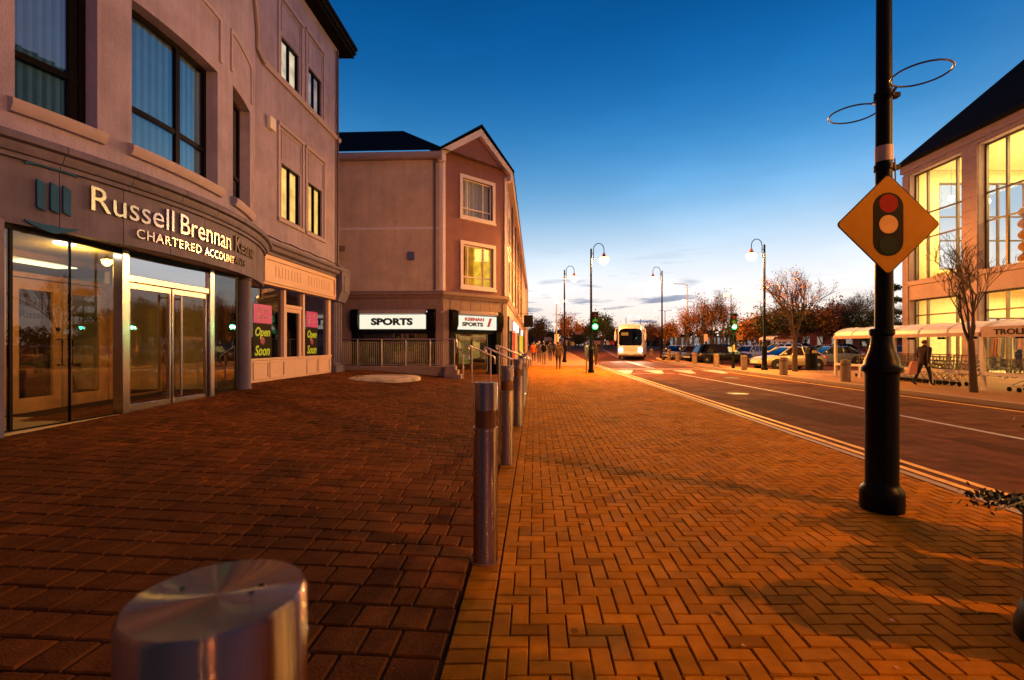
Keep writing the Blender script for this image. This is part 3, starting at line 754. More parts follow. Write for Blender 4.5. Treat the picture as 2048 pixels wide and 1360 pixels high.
for x0, x1, z0, z1 in ((14.5, 14.62, .5, 2.62), (15.4, 15.52, .5, 2.62), (14.62, 15.4, 2.5, 2.62), (14.62, 15.4, .5, 1.1)): ubox(g, S, x0, x1, z0, z1, -.09, .0)
ubox(g, S, 14.48, 15.54, 2.62, 2.72, -.1, .03)
dr = g.build('shop_door', CREAM, sf, bevel=.005)
g = MB(); g.quad(*[S(x, z, -.05) for x, z in ((12.6, 1.1), (14.4, 1.1), (14.4, 3.14), (12.6, 3.14))]); g.quad(*[S(x, z, -.05) for x, z in ((15.6, 1.1), (17.5, 1.1), (17.5, 3.14), (15.6, 3.14))])
g.quad(*[S(x, z, -.052) for x, z in ((14.48, 1.1), (15.56, 1.1), (15.56, 3.14), (14.48, 3.14))]); g.build('pane', DGLASS, sf)
g = MB(); ubox(g, S, 14.9, 15.12, .62, .7, -.005, .012); g.build('letter_plate', DARKFRAME, sf)
g = MB(); g.quad(*[S(x, z, -.9) for x, z in ((12.4, .4), (17.6, .4), (17.6, 3.2), (12.4, 3.2))]); g.build('dark_interior', BLACKM, sf)
g = MB()
ubox(g, S, 12.9, 17.75, 3.16, 3.98, -.05, .2)
for x0, x1, z0, z1 in ((13.0, 17.65, 3.84, 3.92), (13.0, 17.65, 3.22, 3.30), (13.0, 13.1, 3.30, 3.84), (17.55, 17.65, 3.30, 3.84)): ubox(g, S, x0, x1, z0, z1, .198, .24)
sp_ = g.build('sign_panel', CREAM, office, bevel=.006)
for x, w_ in ((13.6, 1.6), (15.6, 1.7)):
    g = MB()
    for i in range(9):
        xx = x+w_*i/9
        ubox(g, S, xx, xx+.05, 3.42, 3.72, .198, .206)
        if i % 3 != 1: ubox(g, S, xx+.05, xx+.12, 3.68, 3.72, .198, .206)
        if i % 2: ubox(g, S, xx+.05, xx+.12, 3.42, 3.46, .198, .206)
    g.build('faded_lettering', CREAM2, sp_)
g = MB()
g.prism([(-.05, 3.98), (.24, 3.98), (.24, 4.05), (.34, 4.1), (.36, 4.2), (.42, 4.24), (.42, 4.32), (-.05, 4.4)], lambda a, b, h: S(h, b, a), 12.7, 18.5)
g.build('shopfront_cornice', STONE, office)
g = MB()
ubox(g, S, 17.72, 18.55, .3, .75, -.1, .2); ubox(g, S, 17.8, 18.48, .75, 3.15, -.1, .12)
for i in range(4): ubox(g, S, 17.86+.15*i, 17.93+.15*i, .85, 3.05, .118, .15)
g.prism([(.0, 3.1), (.25, 3.1), (.42, 3.5), (.42, 4.2), (.32, 4.42), (0, 4.45)], lambda a, b, h: S(h, b, a), 17.74, 18.52)
ubox(g, S, 17.95, 18.3, 3.45, 4.1, .40, .435)
g.build('pilaster', STONE, office, bevel=.01)
# posters hanging inside the shopfront windows
PINK = mat('magenta_print', (.42, .008, .38), .5)
LIME = mat('lime_print', (.36, .72, .02), .5)
PBLK = mat('black_print', (.006, .003, .004), .6, spec=.1)
MAR = mat('maroon_print', (.22, .008, .12), .5)
def poster(s0, w_, z0, lab):
    k = w_/.93
    t = thing('window_poster', lab, 'poster', S(s0+w_/2, z0, -.07), 'posters in the cream shopfront')
    P = lambda x, y, z: S(s0+x*k, z0+y, -.04+z)
    g = MB(); g.box(0, .93, 0, 1.52, -.012, -.004, 0, P); g.build('sheet', PBLK, t)
    g = MB(); g.box(0, .93, .98, 1.5, -.0035, .0, 0, P); g.build('pink_heading', PINK, t)
    g = MB()
    for x, a in ((.28, .3), (.62, .3)):
        g.tube([P(x-.05, 1.3, .003), P(x, 1.42, .003), P(x+.06, 1.3, .003), P(x-.02, 1.34, .003)], .008, 5)
    zz = [(.16+.075*i, 1.12+(.07 if i % 2 else 0)) for i in range(9)]
    g.tube([P(x, y, .003) for x, y in zz], .007, 5)
    g.tube([P(.2, 1.05, .003), P(.22, 1.22, .003), P(.3, 1.24, .003)], .007, 5); g.build('script_lettering', WHITE, t)
    g = MB()
    text_fit(g, 'Open', lambda x, y, z: P(.08+x, .63+y, .001+z), .76, .24, size=.3, extrude=.002, shear=.25, bold=.008); g.build('lime_lettering', LIME, t, recalc=False); g = MB()
    text_fit(g, 'Soon', lambda x, y, z: P(.06+x, .10+y, .001+z), .76, .27, size=.3, extrude=.002, shear=.25, bold=.008); g.build('lime_lettering', LIME, t, recalc=False)
    g = MB(); g.ell(P(.5, .49, -.006), (.006, .16*k, .11), 12, 8); g.build('maroon_spot', MAR, t)
poster(12.95, .9, 1.12, 'black and pink poster with lime lettering behind the wider shop window beside the round column')
poster(15.95, .82, 1.12, 'black and pink poster with lime lettering between the shop door and the fluted pilaster')
# ================================================================== corner shop building
A0 = Vector((-3.02, 21.0, 0)); EQ = Vector((1, -K, 0)).normalized(); ES = Vector((K, 1, 0)).normalized()
ED = (EQ+ES).normalized(); NS = -ES; ND = (EQ-ES).normalized(); NR = EQ
CL_ = 3.70
C0 = A0+ED*CL_
def W1(u, z, d): return A0+EQ*u+NS*d+Vector((0, 0, z))           # side wall, u<0 to the left
def W2(u, z, d): return A0+ED*u+ND*d+Vector((0, 0, z))           # chamfered gable, u 0..CL_
def W3(u, z, d): return C0+ES*u+NR*d+Vector((0, 0, z))           # street front, u 0..
BUFF = mat('buff_render', (.72, .56, .45), .85, var=.1, scale=2, bump=.6, bscale=50, dirt=.15, streak=.12)
MAROON = mat('maroon_render', (.26, .12, .13), .85, var=.1, scale=3, bump=.5, bscale=50, dirt=.1, streak=.12)
LILAC = mat('pale_trim_paint', (.78, .68, .70), .6, var=.06)
ASHL = mat('ashlar_stone', (.30, .20, .175), .75, var=.16, scale=4, bump=.25, bscale=30, dirt=.12)
shop = thing('corner_shop_building', 'buff and maroon three storey building with a white edged corner gable above the sports shop', 'building', A0+Vector((0, 0, .4)))
g = MB()
facade(g, W1, [-12, 0], [3.8, 9.7], [], .1)
g.build('wall', BUFF, shop)
g = MB()
gw = [(1.07, 2.83, 7.35, 9.03), (1.1, 2.86, 4.2, 6.05)]
facade(g, W2, [0, CL_], [3.8, 9.75], gw, .16)
g.add([W2(0, 9.75, 0), W2(CL_, 9.75, 0), W2(CL_*.53, 11.3, 0)], [(0, 1, 2)])
w2 = g.build('wall', MAROON, shop); w2['label'] = 'maroon corner gable wall'
FL = 46
fw_ = []
for i in range(9):
    for z0, z1 in ((4.2, 5.9), (6.7, 8.3)): fw_.append((1.3+4.9*i, 2.9+4.9*i, z0, z1))
g = MB(); facade(g, W3, [0, FL], [3.8, 9.7], fw_, .16); g.build('wall', mat('lilac_render', (.30, .20, .22), .85, var=.08, scale=2, bump=.4), shop)
# ground floor ashlar with shop openings
g = MB()
facade(g, W1, [-12, -.05], [0, 3.55], [(-3.95, -.35, .5, 3.0)], .35)
facade(g, W2, [0, CL_], [0, 3.55], [(.4, 3.25, .05, 3.0)], .35)
facade(g, W3, [0, FL], [0, 3.55], [(.6+3.9*i, 4.1+3.9*i, .05, 2.95) for i in range(11)], .3)
for Wn, u0, u1 in ((W1, -.32, .0), (W2, .0, .32), (W2, CL_-.24, CL_), (W3, 0, .4)):
    for i in range(6): ubox(g, Wn, u0, u1, .02+.585*i, .585*(i+1), -.01, .03)
for Wn, a, b, n in ((W1, -4.2, -.32, 7), (W2, .4, 3.2, 5)):
    for i in range(n): ubox(g, Wn, a+(b-a)*i/n+.008, a+(b-a)*(i+1)/n-.008, 3.03, 3.5, -.01, .02)
g.build('ashlar_base', ASHL, shop)
g = MB()
prof = [(-.02, 3.52), (.06, 3.55), (.1, 3.66), (.16, 3.7), (.16, 3.8), (.0, 3.86), (-.02, 3.86)]
strip(g, W1, -12, .07, prof); strip(g, W2, -.07, CL_+.07, prof); strip(g, W3, -.07, FL, prof)
g.build('cornice', ASHL, shop)
g = MB()
ubox(g, W1, -12, -.1, 6.52, 6.64, -.01, .03); ubox(g, W3, .3, FL, 6.3, 6.42, -.01, .04)
ubox(g, W1, -.13, .035, 3.87, 9.6, -.01, .04); ubox(g, W2, -.03, .13, 3.87, 9.6, -.01, .045)
ubox(g, W2, CL_-.13, CL_+.04, 3.87, 9.6, -.01, .045); ubox(g, W3, -.03, .13, 3.87, 9.6, -.01, .04)
for i in range(1, 10): ubox(g, W3, 4.9*i-.2, 4.9*i-.05, 3.87, 9.6, -.01, .05)
g.build('trim', LILAC, shop)
# eaves, bargeboards, roofs
g = MB()
strip(g, W1, -12, .05, [(-.05, 9.55), (.28, 9.55), (.34, 9.62), (.34, 9.8), (-.05, 9.82)])
strip(g, W3, .1, FL, [(-.05, 9.55), (.28, 9.55), (.34, 9.62), (.34, 9.8), (-.05, 9.82)])
g.build('eaves', TRIM, shop)
AP = 11.5; ext = .22
g = MB()
for u0, u1 in ((-ext, CL_*.53), (CL_+ext, CL_*.53)):
    z0 = 9.58
    p = [W2(u0, z0, .0), W2(u1, AP-.42, .0), W2(u1, AP-.1, .0), W2(u0, z0+.3, .0)]
    q = [v+ND*.24 for v in p]; p = [v+ND*.02 for v in p]
    g.hexa([p[0], p[1], q[1], q[0], p[3], p[2], q[2], q[3]])
for u in (-ext, CL_+ext-.2): ubox(g, W2, u, u+.2, 9.42, 9.7, -.05, .3)
g.build('bargeboard', LILAC, shop)
g = MB()
back = -ND*4.2
L0, R0_, P0 = W2(-ext-.05, 9.84, .3), W2(CL_+ext+.05, 9.84, .3), W2(CL_*.53, AP, .3)
for a, b in ((L0, P0), (R0_, P0)):
    g.hexa([a, b, b+back, a+back, a+Vector((0, 0, .1)), b+Vector((0, 0, .1)), b+back+Vector((0, 0, .1)), a+back+Vector((0, 0, .1))])
# hipped main roof over the side wing
e0, e1 = W1(.3, 9.83, .38), W1(-12, 9.83, .38)
r0, r1 = W1(-3.0, 12.9, -4.6), W1(-12, 12.9, -4.6)
g.add([e0, e1, r1, r0], [(0, 1, 2, 3)])
p1, p2 = W3(.0, 9.83, .38), W3(FL, 9.83, .38)
r2, r3 = W3(3.0, 12.6, -4.6), W3(FL, 12.6, -4.6)
g.add([p1, p2, r3, r2], [(0, 1, 2, 3)]); g.add([e0, p1, r2, r0], [(0, 1, 2, 3)])
g.build('roof', SLATE, shop)
g = MB()
for u, h in ((9, 11.2), (21, 11.6), (33, 11.4)): ubox(g, W3, u, u+.5, 9.8, h, -1.2, -.1)
g.build('chimney', BUFF, shop)
# the far end of the terrace stands higher and proud
g = MB(); ubox(g, W3, FL, FL+10, 0, 10.6, -8, .25); g.build('end_bay', BUFF, shop)
g = MB(); g.tube([W1(-.32, 3.9, .07), W1(-.32, 9.55, .07)], .05, 8); g.build('downpipe', mat('pipe_paint', (.12, .08, .09), .6), shop)
for i in range(5):
    g = MB(); g.tube([W3(4.9*i+4.6, 3.9, .1), W3(4.9*i+4.6, 9.5, .1)], .05, 8); g.build('downpipe', mat('pipe_paint', (.12, .08, .09), .6), shop)
g = MB(); ubox(g, W1, -1.5, -1.22, 5.2, 5.55, 0, .12); g.build('alarm_box', mat('alarm_blue', (.08, .12, .3), .5), shop, bevel=.02)
g = MB(); ubox(g, W1, -4.6, -4.3, 5.6, 5.85, 0, .02)
for k in range(5): ubox(g, W1, -4.6, -4.3, 5.61+.048*k, 5.63+.048*k, .02, .035)
g.build('wall_vent', mat('vent_paint', (.3, .22, .2), .6), shop)
WBL = mat('net_curtain', (.62, .66, .72), .8, var=.1, scale=4)
AMBER = emis('amber_room', (1, .38, .02), .62, .55, 1.6)
DIMR = mat('dim_room', (.05, .04, .04), .8)
def win(Mp, h, bar, inner, lab=None, sur=True, cols=(.2, .72), row=.22, dep=.14, zig=0):
    u0, u1, z0, z1 = h; g = MB()
    for a, b, c, d in ((u0, u0+.05, z0, z1), (u1-.05, u1, z0, z1), (u0+.05, u1-.05, z0, z0+.05), (u0+.05, u1-.05, z1-.05, z1)): ubox(g, Mp, a, b, c, d, -dep-.03, -dep+.03)
    for c in cols: x = u0+(u1-u0)*c; ubox(g, Mp, x-.025, x+.025, z0+.05, z1-.05, -dep-.03, -dep+.032)
    zz = z0+(z1-z0)*row; ubox(g, Mp, u0+.05, u1-.05, zz-.025, zz+.025, -dep-.03, -dep+.028)
    w_ = g.build('window', bar, shop)
    if lab: w_['label'] = lab
    g = MB(); g.quad(*[Mp(x, z, -dep) for x, z in ((u0, z0), (u1, z0), (u1, z1), (u0, z1))]); g.build('pane', GLASS, w_)
    g = MB()
    if zig:
        for i in range(zig):
            a = u0+(u1-u0)*i/zig; b = u0+(u1-u0)*(i+1)/zig; o1, o2 = (-.10, -.16) if i % 2 else (-.16, -.10)
            g.quad(Mp(a, z0, -dep+o1), Mp(b, z0, -dep+o2), Mp(b, z1, -dep+o2), Mp(a, z1, -dep+o1))
    else: g.quad(*[Mp(x, z, -dep-.25) for x, z in ((u0, z0), (u1, z0), (u1, z1), (u0, z1))])
    g.build('curtain', inner, w_)
    if sur:
        g = MB(); e = .15
        for a, b, c, d in ((u0-e, u0, z0-e, z1+e), (u1, u1+e, z0-e, z1+e), (u0, u1, z0-e, z0), (u0, u1, z1, z1+e)): ubox(g, Mp, a, b, c, d, -.02, .05)
        ubox(g, Mp, u0-e-.03, u1+e+.03, z0-e-.05, z0-e+.05, -.02, .09)
        g.build('surround', LILAC, w_)
    return w_
win(W2, gw[0], LILAC, WBL, 'upper gable window with pale net curtain', zig=16)
wl = win(W2, gw[1], LILAC, AMBER, 'lower gable window glowing amber')
# the amber room: curtain folds, the lit ones glowing by their own emission
g = MB()
for a, b, m_ in ((1.1, 1.38, 0), (1.9, 2.3, 1), (2.45, 2.86, 1)):
    n = 7
    for i in range(n):
        x0, x1 = a+(b-a)*i/n, a+(b-a)*(i+1)/n; o1, o2 = (-.2, -.24) if i % 2 else (-.24, -.2)
        g.quad(W2(x0, 4.2, -.14+o1+.12), W2(x1, 4.2, -.14+o2+.12), W2(x1, 6.05, -.14+o2+.12), W2(x0, 6.05, -.14+o1+.12), m_)
g.build('lit_curtain', [mat('brown_drape', (.2, .05, .01), .8), emis('lit_drape', (1, .52, .03), .95, .35, 4)], wl)
for i, h in enumerate(fw_): win(W3, h, LILAC, DIMR if i % 5 else AMBER, None, True, (.5,), .7)
# shop fronts with black pilasters and lit box signs
SIGNW = emis('lit_sign_face', (1, .93, .72), 1.0)
SIGND = mat('sign_face_unlit', (.55, .47, .44), .5)
BOXM = mat('shutter_box', (.42, .33, .33), .5)
INKB = mat('sign_ink_black', (.008, .010, .02), .5)
INKR = mat('sign_ink_red', (.55, .03, .02), .5)
def shopunit(Mp, u0, u1, zs, dark=True):
    g = MB()
    ubox(g, Mp, u0, u0+.3, .05, 2.9, -.28, .08); ubox(g, Mp, u1-.3, u1, .05, 2.9, -.28, .08)
    for u in (u0, u1-.3):
        g.prism([(-.1, 2.1), (.12, 2.1), (.26, 2.4), (.26, 2.9), (.1, 3.06), (-.1, 3.06)], lambda a, b, h: Mp(h, b, a), u-.02, u+.32)
    ubox(g, Mp, u0+.3, u1-.3, 2.0, 2.2, -.3, .0)
    o = g.build('shopfront', BLACK, shop, bevel=.01)
    g = MB(); g.quad(*[Mp(x, z, -.3) for x, z in ((u0, .05), (u1, .05), (u1, 2.1), (u0, 2.1))]); g.build('shop_glass', DGLASS, o)
    return o
f1 = shopunit(W1, -3.98, -.3, 2.2)
g = MB(); ubox(g, W1, -3.62, -.72, 2.86, 3.02, -.05, .3); g.build('shutter_box', BOXM, f1, bevel=.03)
g = MB(); ubox(g, W1, -3.6, -.75, 2.2, 2.82, -.1, .16); sg = g.build('lit_sign', SIGNW, f1)
sg['label'] = 'white lit box sign with black SPORTS lettering'
g = MB(); text_fit(g, 'SPORTS', lambda x, y, z: W1(-3.1+x, 2.38+y, .165+z), 1.84, .29, size=.4, extrude=.004, bold=.022); g.build('lettering', INKB, sg, recalc=False)
f2 = shopunit(W2, .36, 3.3, 2.2)
g = MB(); ubox(g, W2, .70, 2.98, 2.86, 3.02, -.05, .26); g.build('shutter_box', BOXM, f2, bevel=.03)
g = MB(); ubox(g, W2, .70, 2.96, 2.2, 2.82, -.1, .14); sg = g.build('lit_sign', SIGNW, f2)
sg['label'] = 'white lit corner sign with red and black lettering and a red slash'
g = MB()
text_fit(g, 'KEENAN', lambda x, y, z: W2(1.1+x, 2.60+y, .145+z), 1.1, .14, size=.2, extrude=.003, bold=.012); g.build('red_lettering', INKR, sg, recalc=False); g = MB(); g.prism([(2.38, 2.34), (2.52, 2.34), (2.68, 2.74), (2.54, 2.74)], lambda a, b, h: W2(a, b, h), .141, .15)
g.build('red_slash', INKR, sg)
g = MB(); text_fit(g, 'SPORTS', lambda x, y, z: W2(.95+x, 2.36+y, .145+z), 1.2, .17, size=.2, extrude=.003, bold=.012)
g.build('black_lettering', INKB, sg, recalc=False)
# stock seen dimly in the shop windows
g = MB(); ubox(g, W2, 1.6, 2.2, .6, 1.9, -1.0, -.9); ubox(g, W2, 2.45, 2.8, .9, 1.95, -1.0, -.9); g.build('lit_interior', emis('shop_glow', (.9, .6, .12), .35, .5, 3), shop)
g = MB(); g.quad(*[W2(x, z, -1.4) for x, z in ((-.5, 0), (4.0, 0), (4.0, 3), (-.5, 3))]); g.quad(*[W1(x, z, -1.6) for x, z in ((-5, 0), (-.0, 0), (-.0, 3), (-5, 3))]); g.build('dark_interior', BLACKM, shop)
random.seed(3)
for i in range(7):
    g = MB(); x = -3.4+.42*i+random.uniform(-.1, .1); zz = .75+random.uniform(0, .25)
    ubox(g, W1, x, x+.22, .6, zz, -.8, -.6); g.ell(W1(x+.11, zz+.02, -.7), (.11, .09, .06), 8, 5)
    g.build('window_display', mat('display_tone_%s' % 'abc'[i % 3], ((.25, .3, .2), (.12, .14, .3), (.3, .25, .2))[i % 3], .6), shop)
# shops along the street front
LITB = emis('street_sign_glow', (1, .95, .85), 2.2)
YEL = emis('yellow_shop_glow', (1, .62, .03), .9)
cols = [(.02, .02, .02), (.35, .05, .04), (.5, .42, .36), (.05, .09, .2)]
for i in range(11):
    u0 = .6+3.9*i; u1 = u0+3.5
    g = MB(); ubox(g, W3, u0, u0+.25, .02, 2.9, -.28, .12); ubox(g, W3, u1-.25, u1, .02, 2.9, -.28, .12); ubox(g, W3, u0+.25, u1-.25, 2.25, 2.95, -.25, .1)
    o = g.build('shopfront', mat('front_paint_%s' % 'abcd'[i % 4], cols[i % 4], .5), shop)
    g = MB(); g.quad(*[W3(x, z, -.2) for x, z in ((u0, .05), (u1, .05), (u1, 2.3), (u0, 2.3))]); g.build('shop_glass', DGLASS if i % 3 else GLASS, o)
    if i in (1, 2, 5):
        g = MB(); ubox(g, W3, u0+.4, u1-.4, 2.4, 2.85, .1, .22); g.build('lit_sign', LITB, o)
    g = MB(); g.quad(*[W3(x, z, -1.0) for x, z in ((u0, .05), (u1, .05), (u1, 2.9), (u0, 2.9))]); g.build('shop_interior', emis('warm_shop', (1, .6, .25), .5, .4, 1.5) if i % 3 == 0 else DIMR, o)
g = MB(); ubox(g, W3, 17.0, 17.12, .4, 2.3, .1, .38); g.build('yellow_panel', YEL, shop)
ps = thing('projecting_sign', 'dark square sign board projecting over the pavement from the terrace', 'sign', W3(13, 3.0, .2))
g = MB(); ubox(g, W3, 13, 13.1, 2.85, 3.75, .55, 1.25); g.build('board', DARKFRAME, ps)
g = MB(); g.tube([W3(13.05, 3.85, 0), W3(13.05, 3.85, 1.25)], .025, 6); g.build('bracket', DARKFRAME, ps)

# ================================================================== railings and steps by the shop
def q2(X, Y): return X-K*Y
fence = thing('metal_railing', 'steel railing with fine vertical bars on a stone plinth before the sports shop', 'railing', (-4.5, 19.3, .5))
def Pf(x, z, dy=0): return Vector((x, 19.3-K*(x+2.3)+dy, z))
g = MB()
for a, b in ((-7.2, -2.28),):
    g.hexa([Pf(a, 0, -.15), Pf(b, 0, -.15), Pf(b, 0, .2), Pf(a, 0, .2), Pf(a, .66, -.15), Pf(b, .66, -.15), Pf(b, .66, .2), Pf(a, .66, .2)])
g.build('plinth', ASHL, fence, bevel=.01)
g = MB()
g.tube([Pf(-7.2, 1.73), Pf(-2.22, 1.73)], .024, 10); g.tube([Pf(-7.2, .72), Pf(-2.25, .72)], .012, 6); g.tube([Pf(-7.2, 1.62), Pf(-2.25, 1.62)], .010, 6)
g.build('rail', STEEL, fence)
for i in range(6):
    x = -2.3-.98*i if i else -2.3
    g = MB(); g.tube([Pf(x, .6), Pf(x, 1.73)], .024, 10); g.build('post', STEEL, fence)
g = MB()
x = -7.15
while x < -2.3:
    g.tube([Pf(x, .72), Pf(x, 1.62)], .0055, 4, caps=False); x += .085
g.build('bar', STEEL, fence)
steps = thing('stone_steps', 'low pale stone steps at the end of the shop railing', 'steps', (-2.3, 18.9, .15))
g = MB(); g.box(-2.62, -1.95, 18.55, 19.2, .05, .36); g.box(-2.62, -2.1, 18.7, 19.25, .36, .52); g.box(-2.62, -2.2, 18.85, 19.3, .52, .68); g.build('tread', ASHL, steps, bevel=.015)
def handrail(lab, pts, posts, grp='curved handrails beside the steps'):
    t = thing('handrail', lab, 'handrail', (posts[0][0], posts[0][1], posts[0][2]), grp)
    g = MB(); g.tube(pts, .032, 10); g.build('rail', STEEL, t)
    for (x, y, z0, z1) in posts:
        g = MB(); g.tube([(x, y, z0), (x, y, z1)], .028, 10); g.lathe([(.05, z0), (.05, z0+.012)], 14, (x, y, 0)); g.build('post', STEEL, t)
    return t
def PX(px, py, Y): return Vector(((px-1024)/f_px*Y, Y, 1.5-(py-690)/f_px*Y))
def curl(p0, p1, drop=.16, r=.07):
    """points of a rail that curls down at both ends"""
    d = (p1-p0).normalized(); dn = Vector((0, 0, -1)); out = []
    for i in range(7):
        a = pi*i/6; out.append(p0 + dn*(r-r*cos(a)) - d*(r*sin(a)))
    out = out[::-1]
    e = []
    for i in range(1, 6):
        a = pi/2*i/5; e.append(p1 + d*(r*1.4*sin(a)) + dn*(r*1.4*(1-cos(a))))
    e.append(e[-1]+dn*drop)
    return out+[p0.lerp(p1, .3), p0.lerp(p1, .7), p1]+e
def railat(lab, a, b, Y0, Y1, posts):
    p0, p1 = PX(*a, Y0), PX(*b, Y1)
    ps_ = []
    for t in posts:
        p = p0.lerp(p1, t); z0 = H(q2(p.x, p.y), p.y); ps_.append((p.x, p.y, z0-.02, p.z-.02))
    return handrail(lab, curl(p0, p1), ps_)
railat('curved steel handrail nearest the maroon gable shop door', (939, 691), (985, 712), 17.6, 17.9, (.1,))
railat('curved steel handrail with its post behind the second upright bollard', (973, 695), (1030, 722), 15.4, 15.8, (.14, .8))
railat('curved steel handrail sloping behind the line of bollards', (995, 691), (1054, 716), 17.5, 18.2, (.06, .8))
railat('curved steel handrail beside the street shops beyond the last bollard', (1040, 703), (1060, 717), 19.5, 20.2, (.3,))
p = [Pf(-2.24, 1.73), Pf(-2.2, 1.62), Pf(-2.2, 1.42), Vector((-2.1, 19.2, 1.34)), Vector((-1.78, 18.9, 1.12)), Vector((-1.7, 18.85, 1.06)), Vector((-1.68, 18.83, .95))]
t = handrail('bent steel handrail running down from the end of the barred railing', p, [(-1.92, 19.03, .16, 1.2)])

# stone disc in the plaza
DISC = mat('pale_disc_stone', (.62, .50, .38), .75, var=.45, scale=2.6, dirt=.35, bump=.2)
g = MB(); cq, cs = -5.15, 16.2
c = F(cq, cs, H(cq, cs)); 
g.lathe([(1.3, -.06), (1.3, .03), (1.25, .06), (.85, .07), (.84, .055), (.0001, .055)], 48, c)
tag(g.build('stone_disc', DISC, offset=c), 'flat pale round stone disc set in the plaza paving', 'paving disc')

# ================================================================== bollards
def steel_bollard():
    t = thing('steel_bollard', 'x', 'bollard', (0, 0, 0), 'stainless steel bollards along the plaza edge')
    r = .086
    g = MB(); g.lathe([(r, 0), (r, .93)], 48); g.build('shaft', TURNED, t)
    g = MB(); g.lathe([(r*.84, .93), (r*.84, 1.05)], 40); g.build('recessed_band', mat('band_rust', (.16, .06, .02), .45, metal=.6), t)
    g = MB(); g.lathe([(r, 1.05), (r, 1.234), (r-.004, 1.24), (.0001, 1.24)], 48); g.build('cap', TURNED, t)
    g = MB(); g.lathe([(r+.014, -.01), (r+.014, .004), (r, .006)], 40); g.build('base_ring', mat('base_mortar', (.16, .07, .02), .9), t)
    for a, rr in ((.5, .040), (2.9, .046), (.1, .033)):
        g = MB(); g.lathe([(.0028, 1.2402), (.0028, 1.2408), (.0001, 1.2408)], 10, (rr*cos(a), rr*sin(a), 0))
        g.build('rivet', DARKFRAME, t)
    return t
b0 = steel_bollard()
spots = [(-.307, .505, 'wide close steel bollard seen from above with its flat brushed round top filling the corner'),
         (-.185, 3.37, 'whole brushed steel bollard standing alone before the herringbone paving, tallest in the row'),
         (-.068, 6.09, 'steel bollard just behind the tallest one in the row, half hidden by it'),
         (.105, 8.95, 'thin steel bollard third behind the tallest one in the row'),
         (.25, 11.8, 'slender steel bollard between the third one and the handrail ends'),
         (.385, 14.6, 'farthest slender steel bollard of the row beside the handrail ends')]
for i, (x, y, lab) in enumerate(spots):
    o = b0 if i == 0 else copy_tree(b0)
    o.location = (x, y, 0); o['label'] = lab
# ================================================================== lamp posts
LANT = glow_glass('lantern_glow', (1, .48, .12), 45)
LANTF = emis('far_lantern_glow', (1, .55, .2), 10)
RIMGLOW = emis('lantern_hood_glow', (1, .22, .02), .9)  # lamp light on the hood rim, put in as emission
def lamp_base(t, h_shaft=1.28, top=6.8, m=BLACK, sc=1.):
    g = MB()
    g.lathe([(.17, 0), (.17, .10), (.165, .14), (.135, .19), (.13, .21), (.128, .22), (.128, h_shaft-.1), (.135, h_shaft-.06), (.15, h_shaft-.05), (.15, h_shaft), (.135, h_shaft+.02), (.12, h_shaft+.07), (.09, h_shaft+.15), (.082, h_shaft+.2), (.092, h_shaft+.21), (.092, h_shaft+.25), (.075, h_shaft+.26)], 28)
    g.build('base', m, t)
    g = MB(); g.lathe([(.07, h_shaft+.25), (.062, 3.2), (.058, 4.6), (.05, top), (.0001, top+.03)], 20); g.build('pole', m, t)
def lamp_post(lit=LANT, arm=1, top=6.8):
    t = thing('street_lamp', 'x', 'street lamp', (0, 0, 0), 'black swan neck street lamps')
    lamp_base(t, top=top)
    s = arm
    g = MB(); x0 = .13*s; pts = [(x0, 0, top-.7), (x0, 0, top-.1)]
    for i in range(1, 13):
        a = pi*i/12; pts.append((x0+s*(.29-.29*cos(a)), 0, top-.05+.36*sin(a)))
    pts.append((x0+.58*s, 0, top-.25))
    g.tube(pts, .022, 8)
    for z in (top-.6, top-.25): g.tube([(.04*s, 0, z), (x0, 0, z)], .018, 6)
    g.build('swan_neck', BLACK, t)
    xl = x0+.58*s
    g = MB(); g.lathe([(.03, top-.2), (.07, top-.26), (.09, top-.36), (.15, top-.42), (.30, top-.47), (.295, top-.485), (.0001, top-.485)], 20, (xl, 0, 0)); hd = g.build('hood', mat('lit_copper_hood', (.5, .16, .03), .5), t)
    g = MB(); g.lathe([(.25, top-.487), (.27, top-.56), (.24, top-.70), (.15, top-.82), (.06, top-.88), (.0001, top-.89)], 18, (xl, 0, 0)); g.build('lantern', lit, t)
    g = MB(); g.lathe([(.28, top-.46), (.315, top-.47), (.315, top-.49), (.28, top-.49)], 20, (xl, 0, 0)); g.build('rim', RIMGLOW, t)
    return t
def place_lamp(proto, x, y, top_z, lab, power, first=False, left=False, z=0):
    o = proto if first else copy_tree(proto)
    sc = (top_z-z)/7.1
    o.location = (x, y, z); o.scale = (sc, sc, sc); o['label'] = lab
    if power:
        dx = (.71 if not left else -.71)*sc
        lamp_light('lamp_glow', (x+dx, y, z+6.27*sc), power, rad=.07)
    return o
lr = lamp_post(arm=1); ll = lamp_post(arm=-1)
LP = 7400
place_lamp(lr, 4.32, 26.4, 7.04, 'lit black swan neck street lamp on the kerb beside the green signal', LP, True)
place_lamp(lr, 4.56, 42.0, 8.36, 'lit swan neck street lamp standing behind the walking people', LP)
place_lamp(ll, 14.2, 27.2, 7.45, 'lit black swan neck street lamp in front of the champagne saloon', LP, True, True, .09)
place_lamp(ll, 15.2, 49.0, 9.4, 'lit swan neck street lamp on the pavement corner right of the coach', LP, False, True, .17)
place_lamp(ll, 12.75, -1.2, 7.3, 'swan neck street lamp on the far pavement behind the viewer', 6600, False, True, .09)
place_lamp(ll, 11.6, -24, 7.3, 'swan neck street lamp added unseen on the far pavement to streak the bollards', 2500, False, True, .09)  # added out of view so its lantern streaks the steel bollards
place_lamp(lr, 3.0, -16, 7.1, 'swan neck street lamp added unseen on the near kerb to streak the bollards', 0)  # also added out of view, only for bollard reflections
